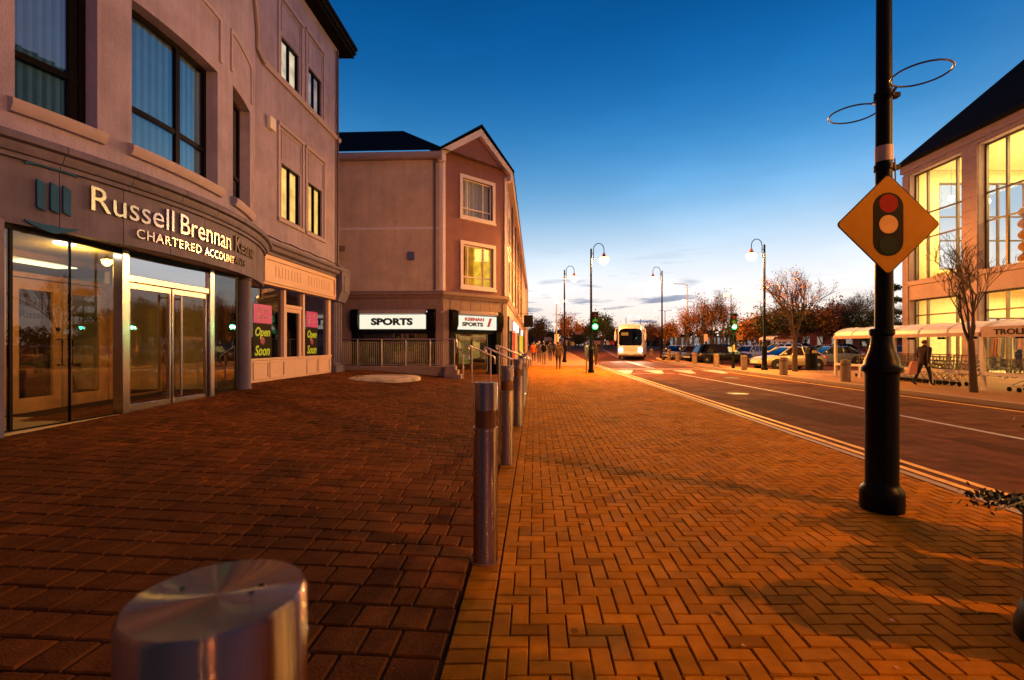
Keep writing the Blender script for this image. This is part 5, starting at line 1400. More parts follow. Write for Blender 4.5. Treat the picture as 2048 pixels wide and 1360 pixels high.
# ================================================================== cars
TYRE = mat('tyre_rubber', (.012, .011, .011), .8); RIM = mat('alloy_rim', (.45, .40, .34), .35, metal=.8)
CARG = glass('car_glass', (.10, .11, .12), 1.5, add=.04)
HEADL = glass('headlight_glass', (.8, .8, .8), 1.8, add=.35); TAIL = mat('tail_lens', (.30, .012, .01), .2)
def paint(n, c, r=.25, m=.3): return mat('car_paint_'+n, c, r, metal=m, var=.03, coat=.6)
def car(name, lab, pm, loc, yaw, kind='saloon', Lh=2.25):
    t = thing(name, lab, 'car', loc, 'parked cars'); t.rotation_euler = (0, 0, yaw)
    P = {'saloon': ([(-2.25, .50, .58), (-2.2, .86, .72), (-1.75, .96, .80), (-1.1, .96, .85), (.0, .95, .87), (.9, .93, .86), (1.5, .85, .83), (2.05, .72, .76), (2.25, .52, .60)], (-1.75, 1.15, -1.05, .25, 1.44)),
         'estate': ([(-2.3, .55, .70), (-2.25, .92, .82), (-1.7, 1.0, .87), (-1.1, 1.0, .88), (.0, .99, .89), (.95, .97, .88), (1.6, .90, .85), (2.1, .78, .78), (2.3, .55, .62)], (-2.2, 1.35, -1.85, .3, 1.62)),
         'hatch': ([(-1.95, .5, .68), (-1.9, .9, .78), (-1.4, .97, .83), (-1.0, .97, .84), (.0, .96, .85), (.75, .94, .84), (1.3, .86, .81), (1.8, .72, .74), (1.95, .5, .58)], (-1.85, 1.05, -1.4, .2, 1.47)),
         'coupe': ([(-2.1, .5, .6), (-2.05, .84, .74), (-1.6, .92, .81), (-1.1, .92, .84), (.0, .90, .86), (.9, .88, .85), (1.5, .79, .81), (2.0, .66, .74), (2.15, .48, .58)], (-1.85, 1.1, -.75, .1, 1.30))}[kind]
    prof, (cb0, cb1, ct0, ct1, ch) = P
    # lower body: loft of cross sections
    g = MB(); k = 9; o = 0
    rings = []
    for i, (x, zt, w_) in enumerate(prof):
        end = i in (0, len(prof)-1); zb = .34 if end else .2
        mid = zb+(zt-zb)*.55
        half = [(w_*.86, zb), (w_*.97, zb+.06), (w_, mid), (w_*.98, zt-.10), (w_*.92, zt-.02), (w_*.5, zt+.012)]
        rings.append([(x, -a, z) for a, z in half]+[(x, 0, zt+.02)]+[(x, a, z) for a, z in half[::-1]])
    n = len(rings[0])
    vs = [p for r in rings for p in r]; fs = []
    for i in range(len(rings)-1):
        for j in range(n-1): fs.append((i*n+j, i*n+j+1, (i+1)*n+j+1, (i+1)*n+j))
        fs.append((i*n+n-1, i*n, (i+1)*n, (i+1)*n+n-1))
    fs.append(tuple(range(n))); fs.append(tuple((len(rings)-1)*n+j for j in range(n)))
    g.add(vs, fs, 0, True); b_ = g.build('body', pm, t, offset=Vector((0, 0, 0)))
    md = b_.modifiers.new('smooth', 'SUBSURF'); md.levels = 1; md.render_levels = 1
    xf, xr = prof[-1][0], prof[0][0]
    zr = lambda x: lerp_pts([(z, xx) for xx, z, _ in prof], x)
    # cabin
    wb, wt = prof[4][2]*.93, prof[4][2]*.70; zb = .90
    ring = lambda x0, x1, w_, z: [(x0, -w_, z), (x1, -w_*.94, z), (x1, w_*.94, z), (x0, w_, z)]
    g = MB(); g.hexa([Vector(p) for p in ring(cb0, cb1, wb, zb)+ring(ct0, ct1, wt, ch-.04)]); g.build('window', CARG, t, offset=Vector((0, 0, 0)))
    g = MB(); g.hexa([Vector(p) for p in ring(cb0+.12, cb1-.12, wb-.12, zb-.2)+ring(ct0+.1, ct1-.1, wt-.1, zb+.18)]); g.build('seat', BLACKM, t, offset=Vector((0, 0, 0)))
    g = MB()
    A, B = ring(cb0, cb1, wb+.006, zb), ring(ct0, ct1, wt+.012, ch-.04)
    g.hexa([Vector(p) for p in ring(ct0-.05, ct1+.05, wt+.015, ch-.06)+ring(ct0+.1, ct1-.1, wt*.85, ch)])
    for i in range(4): g.tube([A[i], B[i]], .035, 6)
    for s_ in (-1, 1):
        for f_ in ((.5,) if kind == 'coupe' else (.42, .72)):
            xb = cb0+(cb1-cb0)*f_; xt = ct0+(ct1-ct0)*f_; g.tube([(xb, s_*(wb+.0), zb), (xt, s_*(wt+.012), ch-.04)], .032, 6)
    g.build('roof', pm, t, offset=Vector((0, 0, 0)), bevel=.02)
    for s_ in (-1, 1):
        g = MB(); g.ell((cb1-.28, s_*(wb+.13), zb+.10), (.08, .10, .07), 10, 6); g.build('mirror', pm, t, offset=Vector((0, 0, 0)))
        g = MB(); g.ell((xf-.16, s_*.56, .66 if kind != 'estate' else .74), (.16, .16, .09), 12, 6); g.build('headlight', HEADL, t, offset=Vector((0, 0, 0)))
        g = MB(); g.ell((xr+.08, s_*.6, .78), (.08, .14, .10), 10, 6); g.build('tail_light', TAIL, t, offset=Vector((0, 0, 0)))
        for x in (xf-.88, xr+.82):
            w_ = .86
            g = MB()
            g.lathe([(.37, -.005), (.37, .012), (.0001, .012)], 24, (0, 0, 0), T=lambda p: Vector((x+p.x, s_*(prof[4][2]*.97+p.z), .33+p.y)))
            g.build('wheel_arch', BLACKM, t, offset=Vector((0, 0, 0)))
            g = MB(); y0 = s_*(prof[4][2]-.14); y1 = s_*(prof[4][2]+.03)
            g.lathe([(.2, -.02), (.27, 0), (.31, .02), (.315, .1), (.31, .16), (.25, .175), (.21, .165)], 24, T=lambda p: Vector((x+p.x, y0+s_*p.z, .315+p.y)))
            wh = g.build('wheel', TYRE, t, offset=Vector((0, 0, 0)))
            g = MB(); g.lathe([(.21, .150), (.2, .155), (.05, .168), (.0001, .17)], 20, T=lambda p: Vector((x+p.x, y0+s_*p.z, .315+p.y)))
            g.build('rim', RIM, wh, offset=Vector((0, 0, 0)))
            g = MB()
            for kk in range(6):
                a = 2*pi*kk/6+.3; c_ = Vector((x+.135*cos(a), y0+s_*.172, .315+.135*sin(a))); g.ell(c_, (.035, .008, .035), 8, 4)
            g.build('spoke_gap', TYRE, wh, offset=Vector((0, 0, 0)))
    g = MB(); g.box(xf-.02, xf+.025, -.26, .26, .42, .53); g.build('number_plate', mat('plate_white', (.6, .6, .55), .5), t, offset=Vector((0, 0, 0)))
    g = MB(); g.box(xf-.06, xf+.015, -.5, .5, .3, .38); g.build('grille', BLACKM, t, offset=Vector((0, 0, 0)))
    g = MB()
    for s_ in (-1, 1):
        for x in ((-.9,) if kind == 'coupe' else (-.75, .25)): g.box(x, x+.16, s_*(prof[4][2]-.005), s_*(prof[4][2]+.02), .78, .81)
    g.build('door_handle', pm, t, offset=Vector((0, 0, 0)))
    return t
car('saloon_car', 'champagne saloon car parked nose left behind the litter bin and the street tree', paint('champagne', (.50, .38, .20)), (17.2, 30.2, -.03), pi+R(9))
car('estate_car', 'black estate car parked side on behind the green signal post', paint('black', (.008, .008, .010), .2, 0), (17.75, 41, -.03), R(-4), 'estate')
car('coupe_car', 'pale gold coupe lit orange standing beyond the champagne saloon', paint('gold', (.60, .40, .12), .3), (29.8, 59, .25), pi+R(4), 'coupe')
car('saloon_car', 'blue grey saloon car with orange lit side behind the champagne saloon', paint('bluegrey', (.16, .19, .24), .3), (24.0, 36.5, -.03), pi+R(2))
car('hatchback_car', 'small dark hatchback parked farthest left in the car park row', paint('dark_grey', (.10, .09, .10)), (15.6, 46.2, 0), R(235), 'hatch')
car('hatchback_car', 'dark blue hatchback parked between the farthest left car and the black estate', paint('navy', (.03, .04, .08)), (16.6, 44.0, -.02), R(230), 'hatch')
car('hatchback_car', 'dark red hatchback half hidden behind the shelter and the near pole', paint('red', (.16, .02, .015)), (26.6, 35, -.03), R(60), 'hatch')
car('hatchback_car', 'dark blue hatchback in the back row behind the street tree trunk', paint('blue', (.03, .06, .16)), (35.0, 60, .27), pi, 'hatch')
car('saloon_car', 'silver saloon car in the back row left of the shelter post', paint('silver', (.45, .45, .46)), (33.5, 52, .11), pi+R(3))
car('hatchback_car', 'silver hatchback in the back row seen under the trolley shelter roof', paint('silver', (.45, .45, .46)), (33.8, 44, -.03), pi-R(8), 'hatch')

car('estate_car', 'white estate car in the middle row between the black estate and the gold coupe', paint('white', (.6, .6, .6), .25, 0), (26.2, 47.5, .02), pi+R(5), 'estate')
car('hatchback_car', 'pale silver hatchback nosed in right of the black estate car', paint('silver', (.45, .45, .46)), (22.2, 45.5, -.02), R(215), 'hatch')
car('saloon_car', 'dark saloon car in the far row between the tree trunk and the shelter', paint('dark_grey', (.10, .09, .10)), (38.5, 57, .21), pi-R(4))
# ================================================================== coach
bus = thing('coach', 'white coach with bright headlights driving towards the crossing', 'bus', (12.9, 51.5, .10)); bus.rotation_euler = (0, 0, R(-17.0))
O = Vector((0, 0, 0)); BW = paint('coach_white', (.60, .62, .74), .35, 0)
def sect(y, w_, z0, z1, r=.22, crown=.12):
    return [(-w_+.08, y, z0), (-w_, y, z0+.15), (-w_, y, 1.3), (-w_*.985, y, z1-.55), (-w_+.10, y, z1-r*.7), (-w_+.38, y, z1-.02), (0, y, z1+crown*.6), (w_-.38, y, z1-.02), (w_-.10, y, z1-r*.7), (w_*.985, y, z1-.55), (w_, y, 1.3), (w_, y, z0+.15), (w_-.08, y, z0)]
g = MB(); ss = [sect(-5.0, 1.12, .42, 3.18), sect(-4.88, 1.22, .34, 3.36), sect(-4.5, 1.26, .32, 3.42), sect(4.7, 1.26, .32, 3.42), sect(5.0, 1.18, .4, 3.3)]
n = len(ss[0]); vs = [p for r in ss for p in r]; fs = []
for i in range(len(ss)-1):
    for j in range(n): fs.append((i*n+j, i*n+(j+1) % n, (i+1)*n+(j+1) % n, (i+1)*n+j))
fs += [tuple(range(n)), tuple((len(ss)-1)*n+j for j in range(n))]
g.add(vs, fs, 0, False); g.build('body', BW, bus, offset=O)
g = MB(); g.prism([(-1.0, 1.35), (1.0, 1.35), (1.08, 1.6), (1.08, 2.6), (.95, 2.92), (.5, 3.0), (-.5, 3.0), (-.95, 2.92), (-1.08, 2.6), (-1.08, 1.6)], lambda a, b, h: Vector((a, h, b)), -5.03, -4.9)
ws = g.build('windscreen', glass('coach_glass', (.04, .04, .05), 1.35), bus, offset=O)
g = MB(); g.box(-.86, -.2, -5.045, -5.035, 2.32, 2.62); g.build('destination_board', emis('dest_glow', (1, .38, .06), .45), ws, offset=O)
g = MB(); g.tube([(0, -5.05, 1.4), (.5, -5.06, 1.75), (.85, -5.05, 1.55)], .015, 5); g.tube([(-.1, -5.05, 1.4), (-.6, -5.06, 1.7), (-.95, -5.05, 1.55)], .015, 5); g.build('wiper', BLACKM, ws, offset=O)
for s_ in (-1, 1):
    g = MB(); g.ell((s_*.92, -5.0, .92), (.17, .07, .24), 14, 8); g.build('headlight', emis('headlight_glow', (1, .80, .5), 30), bus, offset=O)
    g = MB(); g.ell((s_*1.0, -4.98, 3.0), (.09, .05, .14), 10, 6); g.build('marker_light', emis('marker_glow', (1, .6, .2), 6), bus, offset=O)
    g = MB(); g.tube([(s_*1.15, -4.9, 3.05), (s_*1.38, -5.2, 2.95), (s_*1.40, -5.25, 2.7)], .035, 6); g.ell((s_*1.40, -5.25, 2.25), (.11, .10, .50), 12, 8); g.build('mirror', BW, bus, offset=O)
    g = MB(); y = -4.0
    while y < 4.4: g.box(s_*1.255, s_*1.272, y, y+1.25, 1.75, 2.85); y += 1.32
    g.build('side_window', CARG, bus, offset=O)
    for y in (-3.0, 2.9):
        g = MB(); g.lathe([(.3, -.1), (.48, -.08), (.5, .0), (.48, .1), (.3, .12)], 24, T=lambda p: Vector((s_*(1.14+p.z), y+p.x, .5+p.y))); wh = g.build('wheel', TYRE, bus, offset=O)
        g = MB(); g.lathe([(.3, .1), (.1, .06), (.0001, .06)], 16, T=lambda p: Vector((s_*(1.14+p.z), y+p.x, .5+p.y))); g.build('rim', RIM, wh, offset=O)
g = MB()
for z in (.95, 1.06, 1.17, .84): g.box(-.68, .68, -5.02, -5.0, z, z+.03)
g.build('grille', mat('coach_grille', (.3, .26, .22), .5), bus, offset=O)
g = MB(); g.box(-1.1, 1.1, -5.06, -4.9, .42, .6); g.build('bumper', mat('coach_bumper', (.35, .28, .2), .5), bus, offset=O, bevel=.03)
g = MB(); g.box(-.26, .26, -5.075, -5.06, .47, .57); g.build('number_plate', mat('plate_white', (.6, .6, .55), .5), bus, offset=O)
for s_ in (-1, 1):
    l = bpy.data.lights.new('headlamp_beam', 'SPOT'); l.energy = 1800; l.color = (1, .82, .55); l.spot_size = R(60); l.spot_blend = .8; l.shadow_soft_size = .1
    o = bpy.data.objects.new('headlamp_beam', l); COL.objects.link(o); o.parent = bus; o.location = (s_*.9, -5.15, .95); o.rotation_euler = (R(82), 0, R(180))
# ================================================================== people
SKIN = mat('skin', (.42, .24, .16), .6); SHOE = mat('dark_shoe', (.015, .012, .01), .6)
def person(lab, loc, yaw, jacket, trousers, hair=(.03, .02, .015), stride=.22, arm=.16, h=1.72, bulk=1., seed=0, lean=0.):
    random.seed(seed)
    J = {}; Rr = {}; E = []
    def j(n, p, r, parent=None):
        J[n] = Vector(p)+Vector((0, lean*p[2], 0)); Rr[n] = r
        if parent: E.append((parent, n))
    b = bulk
    j('pelvis', (0, 0, .95), .135*b); j('waist', (0, 0, 1.10), .13*b, 'pelvis'); j('chest', (0, .0, 1.30), .15*b, 'waist'); j('neckb', (0, 0, 1.46), .075, 'chest')
    j('neck', (0, .012, 1.52), .05, 'neckb'); j('head', (0, .025, 1.60), .088, 'neck'); j('crown', (0, .015, 1.68), .078, 'head')
    for s, n in ((-1, 'l'), (1, 'r')):
        sw_ = stride*s; aw = -arm*s
        j('sh'+n, (s*.175*b, 0, 1.41), .075*b, 'chest'); j('el'+n, (s*.235*b, aw*.5-.02, 1.13), .055*b, 'sh'+n)
        j('wr'+n, (s*.24*b, aw+.05, .90), .034, 'el'+n); j('hand'+n, (s*.235*b, aw+.07, .83), .036, 'wr'+n)
        j('hip'+n, (s*.09, 0, .90), .10*b, 'pelvis'); j('kn'+n, (s*.095, sw_*.5+.03, .50), .068, 'hip'+n)
        up = .06 if sw_ < 0 else 0.
        j('an'+n, (s*.095, sw_-.03, .09+up), .045, 'kn'+n); j('toe'+n, (s*.105, sw_+.14, .045+up*.3), .038, 'an'+n)
    names = list(J); idx = {n: i for i, n in enumerate(names)}
    me = bpy.data.meshes.new('figure'); me.from_pydata([tuple(J[n]) for n in names], [(idx[a], idx[c]) for a, c in E], [])
    ob = bpy.data.objects.new('figure', me); COL.objects.link(ob)
    ob.modifiers.new('skin', 'SKIN'); sd = ob.modifiers.new('sub', 'SUBSURF'); sd.levels = 2; sd.render_levels = 2
    for i, n in enumerate(names):
        sv = me.skin_vertices[0].data[i]; sv.radius = (Rr[n], Rr[n]*.85); sv.use_root = (n == 'pelvis')
    dg = bpy.context.evaluated_depsgraph_get(); dg.update()
    m2 = bpy.data.meshes.new_from_object(ob.evaluated_get(dg))
    g = MB()
    def zone(c):
        best = min(names, key=lambda n: (J[n]-c).length-Rr[n])
        if best in ('neck', 'head', 'crown') or best.startswith('hand'): return 2
        if best.startswith('toe'): return 3
        if best[:2] in ('kn', 'an', 'hi'): return 1
        if c.z-lean*c.z < .86: return 1
        return 0
    vs = [v.co.copy() for v in m2.vertices]
    o0 = len(g.v); g.v += vs
    for p in m2.polygons:
        g.f.append(list(p.vertices)); g.m.append(zone(p.center)); g.sm.append(True)
    bpy.data.objects.remove(ob); bpy.data.meshes.remove(me); bpy.data.meshes.remove(m2)
    # face and fingers
    hd = J['head']
    g.tube([hd+Vector((0, .075, .025)), hd+Vector((0, .105, -.012)), hd+Vector((0, .085, -.02))], [.008, .014, .012], 6, mi=2)
    for s in (-1, 1):
        g.ell(hd+Vector((s*.086, 0, .0)), (.012, .022, .03), 6, 4, mi=2); g.ell(hd+Vector((s*.032, .078, .022)), (.013, .008, .008), 6, 4, mi=3)
        n = 'l' if s < 0 else 'r'; h0 = J['hand'+n]
        for k, (dy, L_) in enumerate(((.028, .062), (.010, .072), (-.008, .068), (-.025, .055))):
            a = h0+Vector((0, dy, -.02)); g.tube([a, a+Vector((-s*.006, .004, -L_*.5)), a+Vector((-s*.022, .008, -L_))], [.0095, .009, .007], 5, mi=2)
        a = h0+Vector((-s*.01, .035, .01)); g.tube([a, a+Vector((-s*.012, .025, -.025)), a+Vector((-s*.016, .03, -.05))], [.011, .010, .008], 5, mi=2)
    g.ell(hd+Vector((0, .082, -.045)), (.024, .008, .006), 8, 4, mi=3)
    sc = h/1.72
    g.v = [v*sc for v in g.v]
    jm = mat('cloth_%d' % seed, jacket, .85, var=.15, scale=12); tm = mat('trouser_%d' % seed, trousers, .85, var=.15, scale=12)
    t = g.build('person', [jm, tm, SKIN, SHOE], None, offset=Vector((0, 0, 0)), recalc=False)
    t.location = loc; t.rotation_euler = (0, 0, yaw); tag(t, lab, 'person')
    g = MB(); c = (hd+Vector((0, -.014, .035)))*sc; g.ell(c, (.098*sc, .105*sc, .105*sc), 14, 8, zlo=-.35); 
    g.build('hair', mat('hair_%d' % seed, hair, .7), t, offset=Vector((0, 0, 0)))
    g = MB()                                     # jacket hem and collar
    g.lathe([(.165*b*sc, .82*sc), (.168*b*sc, .88*sc), (.15*b*sc, 1.05*sc)], 16, (0, 0, 0), T=lambda p: Vector((p.x, p.y*.82+lean*p.z, p.z))); g.build('jacket', jm, t, offset=Vector((0, 0, 0))); g = MB(); g.lathe([(.075*sc, 1.44*sc), (.078*sc, 1.52*sc)], 12, (0, 0, 0), T=lambda p: Vector((p.x, p.y+lean*p.z, p.z)))
    g.build('collar', jm, t, offset=Vector((0, 0, 0)))
    return t
person('man in a brown jacket and black trousers walking away, nearest of the pavement walkers', (2.80, 29.2, 0), R(-3), (.035, .016, .008), (.010, .008, .008), stride=.14, arm=.24, h=1.70, bulk=1.18, seed=1)
person('walker in a pale jacket and khaki trousers with a black rucksack', (2.38, 36.2, 0), R(2), (.15, .13, .09), (.12, .09, .045), stride=.18, h=1.72, bulk=1.05, seed=2)
person('pedestrian in a bright orange jacket walking close to the shop fronts', (1.95, 43.5, 0), R(-6), (.62, .12, .02), (.03, .035, .06), stride=.16, h=1.74, bulk=1.15, seed=3, hair=(.2, .1, .05))
person('fair haired walker just left of and beyond the one with the rucksack', (2.22, 39.5, 0), R(4), (.06, .065, .07), (.05, .05, .06), stride=.15, h=1.8, seed=4, hair=(.5, .3, .08))
person('walker in dark clothes between the rucksack wearer and the man in brown', (3.45, 43.8, 0), 0, (.02, .016, .018), (.02, .018, .02), stride=.2, h=1.72, seed=5, hair=(.25, .08, .03))
person('dark clothed person stepping along the kerb right of the street lamp', (6.25, 36.0, -.03), R(12), (.025, .02, .018), (.05, .035, .02), stride=.2, h=1.68, seed=6)
person('woman in a dark coat striding past the row of trolleys', (14.1, 16.6, .09), R(-78), (.030, .014, .010), (.012, .010, .010), stride=.30, arm=.2, h=1.58, bulk=1.15, seed=7, hair=(.10, .035, .012), lean=.05)
bp = thing('backpack', 'black rucksack on the back of the walker in khaki trousers', 'rucksack', (2.38, 36.0, 1.0))
g = MB(); g.ell((2.38, 35.98, 1.24), (.19, .12, .27), 16, 10); g.build('sack', BLACKM, bp)
g = MB()
for s in (-1, 1): g.tube([(2.38+s*.11, 36.02, 1.46), (2.38+s*.12, 36.2, 1.5), (2.38+s*.12, 36.36, 1.38)], .018, 6)
g.build('strap', BLACKM, bp)
bg_ = thing('shopping_bag', 'pinkish bag trailing from the hand of the striding woman', 'bag', (13.75, 16.6, .5))
g = MB(); g.hexa([Vector(p) for p in ((13.50, 16.45, .50), (13.78, 16.45, .50), (13.78, 16.62, .50), (13.50, 16.62, .50), (13.66, 16.48, .95), (13.86, 16.48, .95), (13.86, 16.58, .95), (13.66, 16.58, .95))]); g.build('body', mat('pink_bag', (.45, .17, .12), .6), bg_, bevel=.02)
g = MB(); g.tube([(13.70, 16.53, .95), (13.80, 16.5, 1.06), (13.84, 16.53, .95)], .008, 5); g.build('handle', mat('pink_bag', (.45, .17, .12), .6), bg_)
bg_ = thing('carrier_bag', 'yellow carrier bag hanging beside the person at the kerb', 'bag', (6.0, 35.9, .5))
g = MB(); g.hexa([Vector(p) for p in ((5.90, 35.8, .45), (6.10, 35.8, .45), (6.10, 35.95, .45), (5.90, 35.95, .45), (5.94, 35.85, .8), (6.06, 35.85, .8), (6.06, 35.9, .8), (5.94, 35.9, .8))]); g.build('body', mat('yellow_bag', (.6, .4, .05), .6), bg_)

# ================================================================== trees
BARK = mat('bark', (.055, .035, .024), .9, var=.3, scale=10, bump=.4, bscale=30)
def tree(lab, x, y, z0, h, spread, trunk, seed, nleaf, lm, lsize=.1, thick=.1, levels=4, kids=4, leaf_lo=.3, group=None, up=.5, name='tree', cat='tree', wild=.35):
    random.seed(seed)
    t = thing(name, lab, cat, (x, y, z0), group)
    g = MB(); tips = []
    def grow(p, d, L_, r, lv):
        pts = [p]; rad = [r]; n = 3 if lv > 1 else 2
        for i in range(n):
            d = (d+Vector((random.gauss(0, wild*.35), random.gauss(0, wild*.35), up*.10))).normalized()
            p = p+d*(L_/n); pts.append(p); rad.append(r*(1-.55*(i+1)/n))
        g.tube(pts, rad, 6 if lv >= levels-1 else (4 if lv > 1 else 3), caps=False)
        if lv <= 2: tips.extend(pts[1:])
        if lv == 0: return
        m_ = kids if lv > 1 else kids-1
        for k in range(m_):
            f = .35+.65*(k+random.random())/m_; i = min(n-1, int(f*n)); q = pts[i].lerp(pts[i+1], f*n-i)
            a = random.uniform(0, 2*pi); o = d.orthogonal().normalized(); o = (Matrix.Rotation(a, 3, d) @ o)
            nd = (d*random.uniform(.6, 1.0)+o*random.uniform(.5, .95)*spread+Vector((0, 0, up*.4))).normalized()
            grow(q, nd, L_*random.uniform(.52, .74), max(.006, r*.5), lv-1)
    base = Vector((x, y, z0))
    top = base+Vector((random.gauss(0, .05), random.gauss(0, .05), trunk))
    g.tube([base, base.lerp(top, .5), top], [thick*1.25, thick, thick*.92], 8)
    crown_h = h-trunk
    for k in range(kids+1):
        a = 2*pi*k/(kids+1)+random.uniform(-.4, .4); tilt = spread*random.uniform(.25, .75)
        grow(top-Vector((0, 0, random.uniform(0, .15)*trunk)), Vector((cos(a)*tilt, sin(a)*tilt, 1)).normalized(), crown_h*random.uniform(.38, .50), thick*.55, levels-1)
    zmax = max(v.z for v in g.v); k_ = crown_h/(zmax-top.z)
    fix = lambda v: Vector((x+(v.x-x)*1.0, y+(v.y-y), top.z+(v.z-top.z)*k_)) if v.z > top.z else v
    g.v = [fix(v) for v in g.v]; tips = [fix(v) for v in tips]
    g.build('trunk', BARK, t, recalc=False)
    if nleaf:
        g = MB(); lo = min(p.z for p in tips); tips = [p for p in tips if p.z > z0+h*leaf_lo] or tips
        cl = [random.choice(tips) for _ in range(max(8, nleaf//26))]
        for i in range(nleaf):
            c = random.choice(cl) if random.random() < .75 else random.choice(tips)
            c = c+Vector((random.gauss(0, lsize*2.4), random.gauss(0, lsize*2.4), random.gauss(0, lsize*2.0)))
            s_ = lsize*random.uniform(.5, 1.1); n = Vector((random.gauss(0, 1), random.gauss(0, 1), random.gauss(.3, 1))).normalized(); u = n.orthogonal().normalized(); u = Matrix.Rotation(random.uniform(0, 6), 3, n) @ u; v = n.cross(u)
            g.add([c-u*s_, c-u*s_*.1+v*s_*.5, c+u*s_, c-u*s_*.1-v*s_*.5], [(0, 1, 2, 3)], random.choice((0, 0, 1)) if isinstance(lm, tuple) else 0)
        g.build('crown', list(lm) if isinstance(lm, tuple) else lm, t, recalc=False)
    return t
LO = mat('autumn_leaf', (.40, .16, .025), .7, var=.4, scale=3); LB = mat('brown_leaf', (.13, .06, .025), .75, var=.4, scale=3)
LG = mat('dark_green_leaf', (.035, .06, .02), .7, var=.4, scale=3); LR = mat('rust_leaf', (.13, .05, .02), .75, var=.4, scale=3)
def tz(py, Y): return 1.5-(py-690)/f_px*Y
def tx(px, Y): return (px-1024)/f_px*Y
tree('street tree losing its last orange leaves beside the litter bin', 15.15, 25.9, .09, 5.65, .62, 1.9, 21, 1500, (LO, LB), .055, .12, 5, 4, .38, up=.55)
tree('bare street tree before the glazed store with upswept twigs', 13.75, 14.4, .09, 4.75, .60, 1.55, 12, 0, LB, .05, .085, 6, 3, up=.6, name='bare_tree', wild=.5)
tree('tall thin autumn tree behind the black estate car', tx(1424, 44), 44, -.03, tz(572, 44), .42, 1.6, 31, 2300, (LB, LO), .085, .09, 5, 4, .25, up=.8)
tree('bushy orange autumn tree left of the tall thin one', tx(1378, 46), 46, 0, tz(606, 46), .55, 1.3, 32, 2300, (LO, LR), .09, .09, 5, 4, .22, up=.5)
tree('brown autumn tree filling the gap between the orange and the tall one', tx(1402, 50), 50, .07, tz(592, 50), .45, 1.5, 33, 2000, (LB, LR), .09, .09, 5, 4, .22, up=.7)
tree('rust autumn tree under the bright glaring road lamp', tx(1448, 52), 52, .1, tz(600, 52), .5, 1.5, 34, 2000, (LR, LO), .09, .09, 5, 4, .22, up=.6)
for i, (px, Y, py, lm, lab, sp) in enumerate([
    (1302, 85, 641, (LR, LO), 'reddish autumn tree standing right of the coach', .6), (1322, 90, 656, (LR, LB), 'low reddish tree behind the far corner street lamp', .7), (1283, 95, 656, (LB, LR), 'low brown tree peeping over the coach roof', .7),
    (1079, 85, 635, (LB, LG), 'dark brown tree at the end of the terrace, left of the orange tree', .55), (1066, 90, 662, (LG, LB), 'low dark tree hard against the terrace end', .7), (1094, 92, 660, (LG, LB), 'low dark tree right of the dark brown one', .7),
    (1138, 80, 627, (LO, LO), 'bright orange rounded tree between the left lamps', .55), (1203, 76, 625, (LG, LG), 'dark green tree right of the left green signal', .6), (1187, 80, 640, (LG, LB), 'dark tree directly behind the left green signal', .6),
    (1218, 90, 652, (LG, LB), 'low dark tree left of the coach', .6), (1236, 98, 655, (LB, LR), 'low brown tree touching the coach mirror', .6), (1158, 95, 668, (LG, LB), 'low dark shrub tree right of the orange tree', .8),
    (1342, 75, 640, (LO, LR), 'small orange tree left of the bushy autumn group', .6), (1485, 62, 640, (LG, LG), 'dark green tree right of the right green signal', .7), (1508, 60, 628, (LR, LO), 'rust tree left of the champagne saloon lamp', .6),
    (1535, 58, 612, (LG, LB), 'dark tree behind the champagne saloon lamp post', .7), (1567, 62, 604, (LB, LG), 'tall dark tree behind the street tree crown, left side', .7), (1610, 60, 600, (LG, LB), 'tall dark tree behind the street tree crown, right side', .7),
    (1645, 58, 606, (LB, LR), 'brown tree right of the street tree', .6), (1675, 60, 610, (LG, LB), 'dark bushy tree over the left end of the shelter', .7), (1735, 56, 620, (LG, LG), 'dark evergreen behind the near pole', .7), (1768, 54, 628, (LG, LG), 'dark evergreen between the pole and the store corner', .7)]):
    dense = i >= 13
    tree(lab, tx(px, Y), Y, zg(Y)-.05, tz(py, Y)-zg(Y), sp, (tz(py, Y)-zg(Y))*.2, 50+i, 2800 if dense else 2400, lm, .19 if dense else .18, .12, 4, 4, .0, 'background trees', up=.3)
for i, (px, Y, py, lab) in enumerate([(1690, 68, 585, 'leafless tall tree in the dark wood, left of two'), (1722, 66, 574, 'leafless tall tree in the dark wood, beside the near pole'), (1760, 64, 582, 'leafless tall tree in the dark wood against the store')]):
    tree(lab, tx(px, Y), Y, zg(Y), tz(py, Y)-zg(Y), .6, 2.6, 80+i, 300, LB, .12, .13, 6, 4, .5, 'leafless trees', up=.5, name='bare_tree')
tree('leafy brown tree added unseen behind the viewer to shade the near paving', 4.7, .35, 0, 5.2, .8, 1.7, 140, 7000, (LB, LG), .11, .1, 4, 4, .2, up=.2)  # unseen tree added to keep lamp light off the foreground
# conifer by the store corner
cf = thing('conifer', 'dark layered conifer at the store corner behind the sign', 'tree', (tx(1787, 50), 50, .07))
g = MB(); g.tube([(tx(1787, 50), 50, .07), (tx(1787, 50), 50, 8.2)], [.15, .03], 7); g.build('trunk', BARK, cf)
random.seed(91); g = MB(); cx = tx(1787, 50)
for i in range(3000):
    lay = random.randint(0, 5); zz = 1.2+lay*1.25; r = random.uniform(0, 2.4-.32*lay); a = random.uniform(0, 2*pi)
    c = Vector((cx+r*cos(a), 50+r*sin(a), zz-.12*r+random.gauss(0, .12))); s_ = random.uniform(.1, .2)
    n = Vector((random.gauss(0, 1), random.gauss(0, 1), random.gauss(1, 1))).normalized(); u = n.orthogonal().normalized(); v = n.cross(u)
    g.add([c-u*s_, c+v*s_*.4, c+u*s_, c-v*s_*.4], [(0, 1, 2, 3)])
g.build('crown', LG, cf, recalc=False)
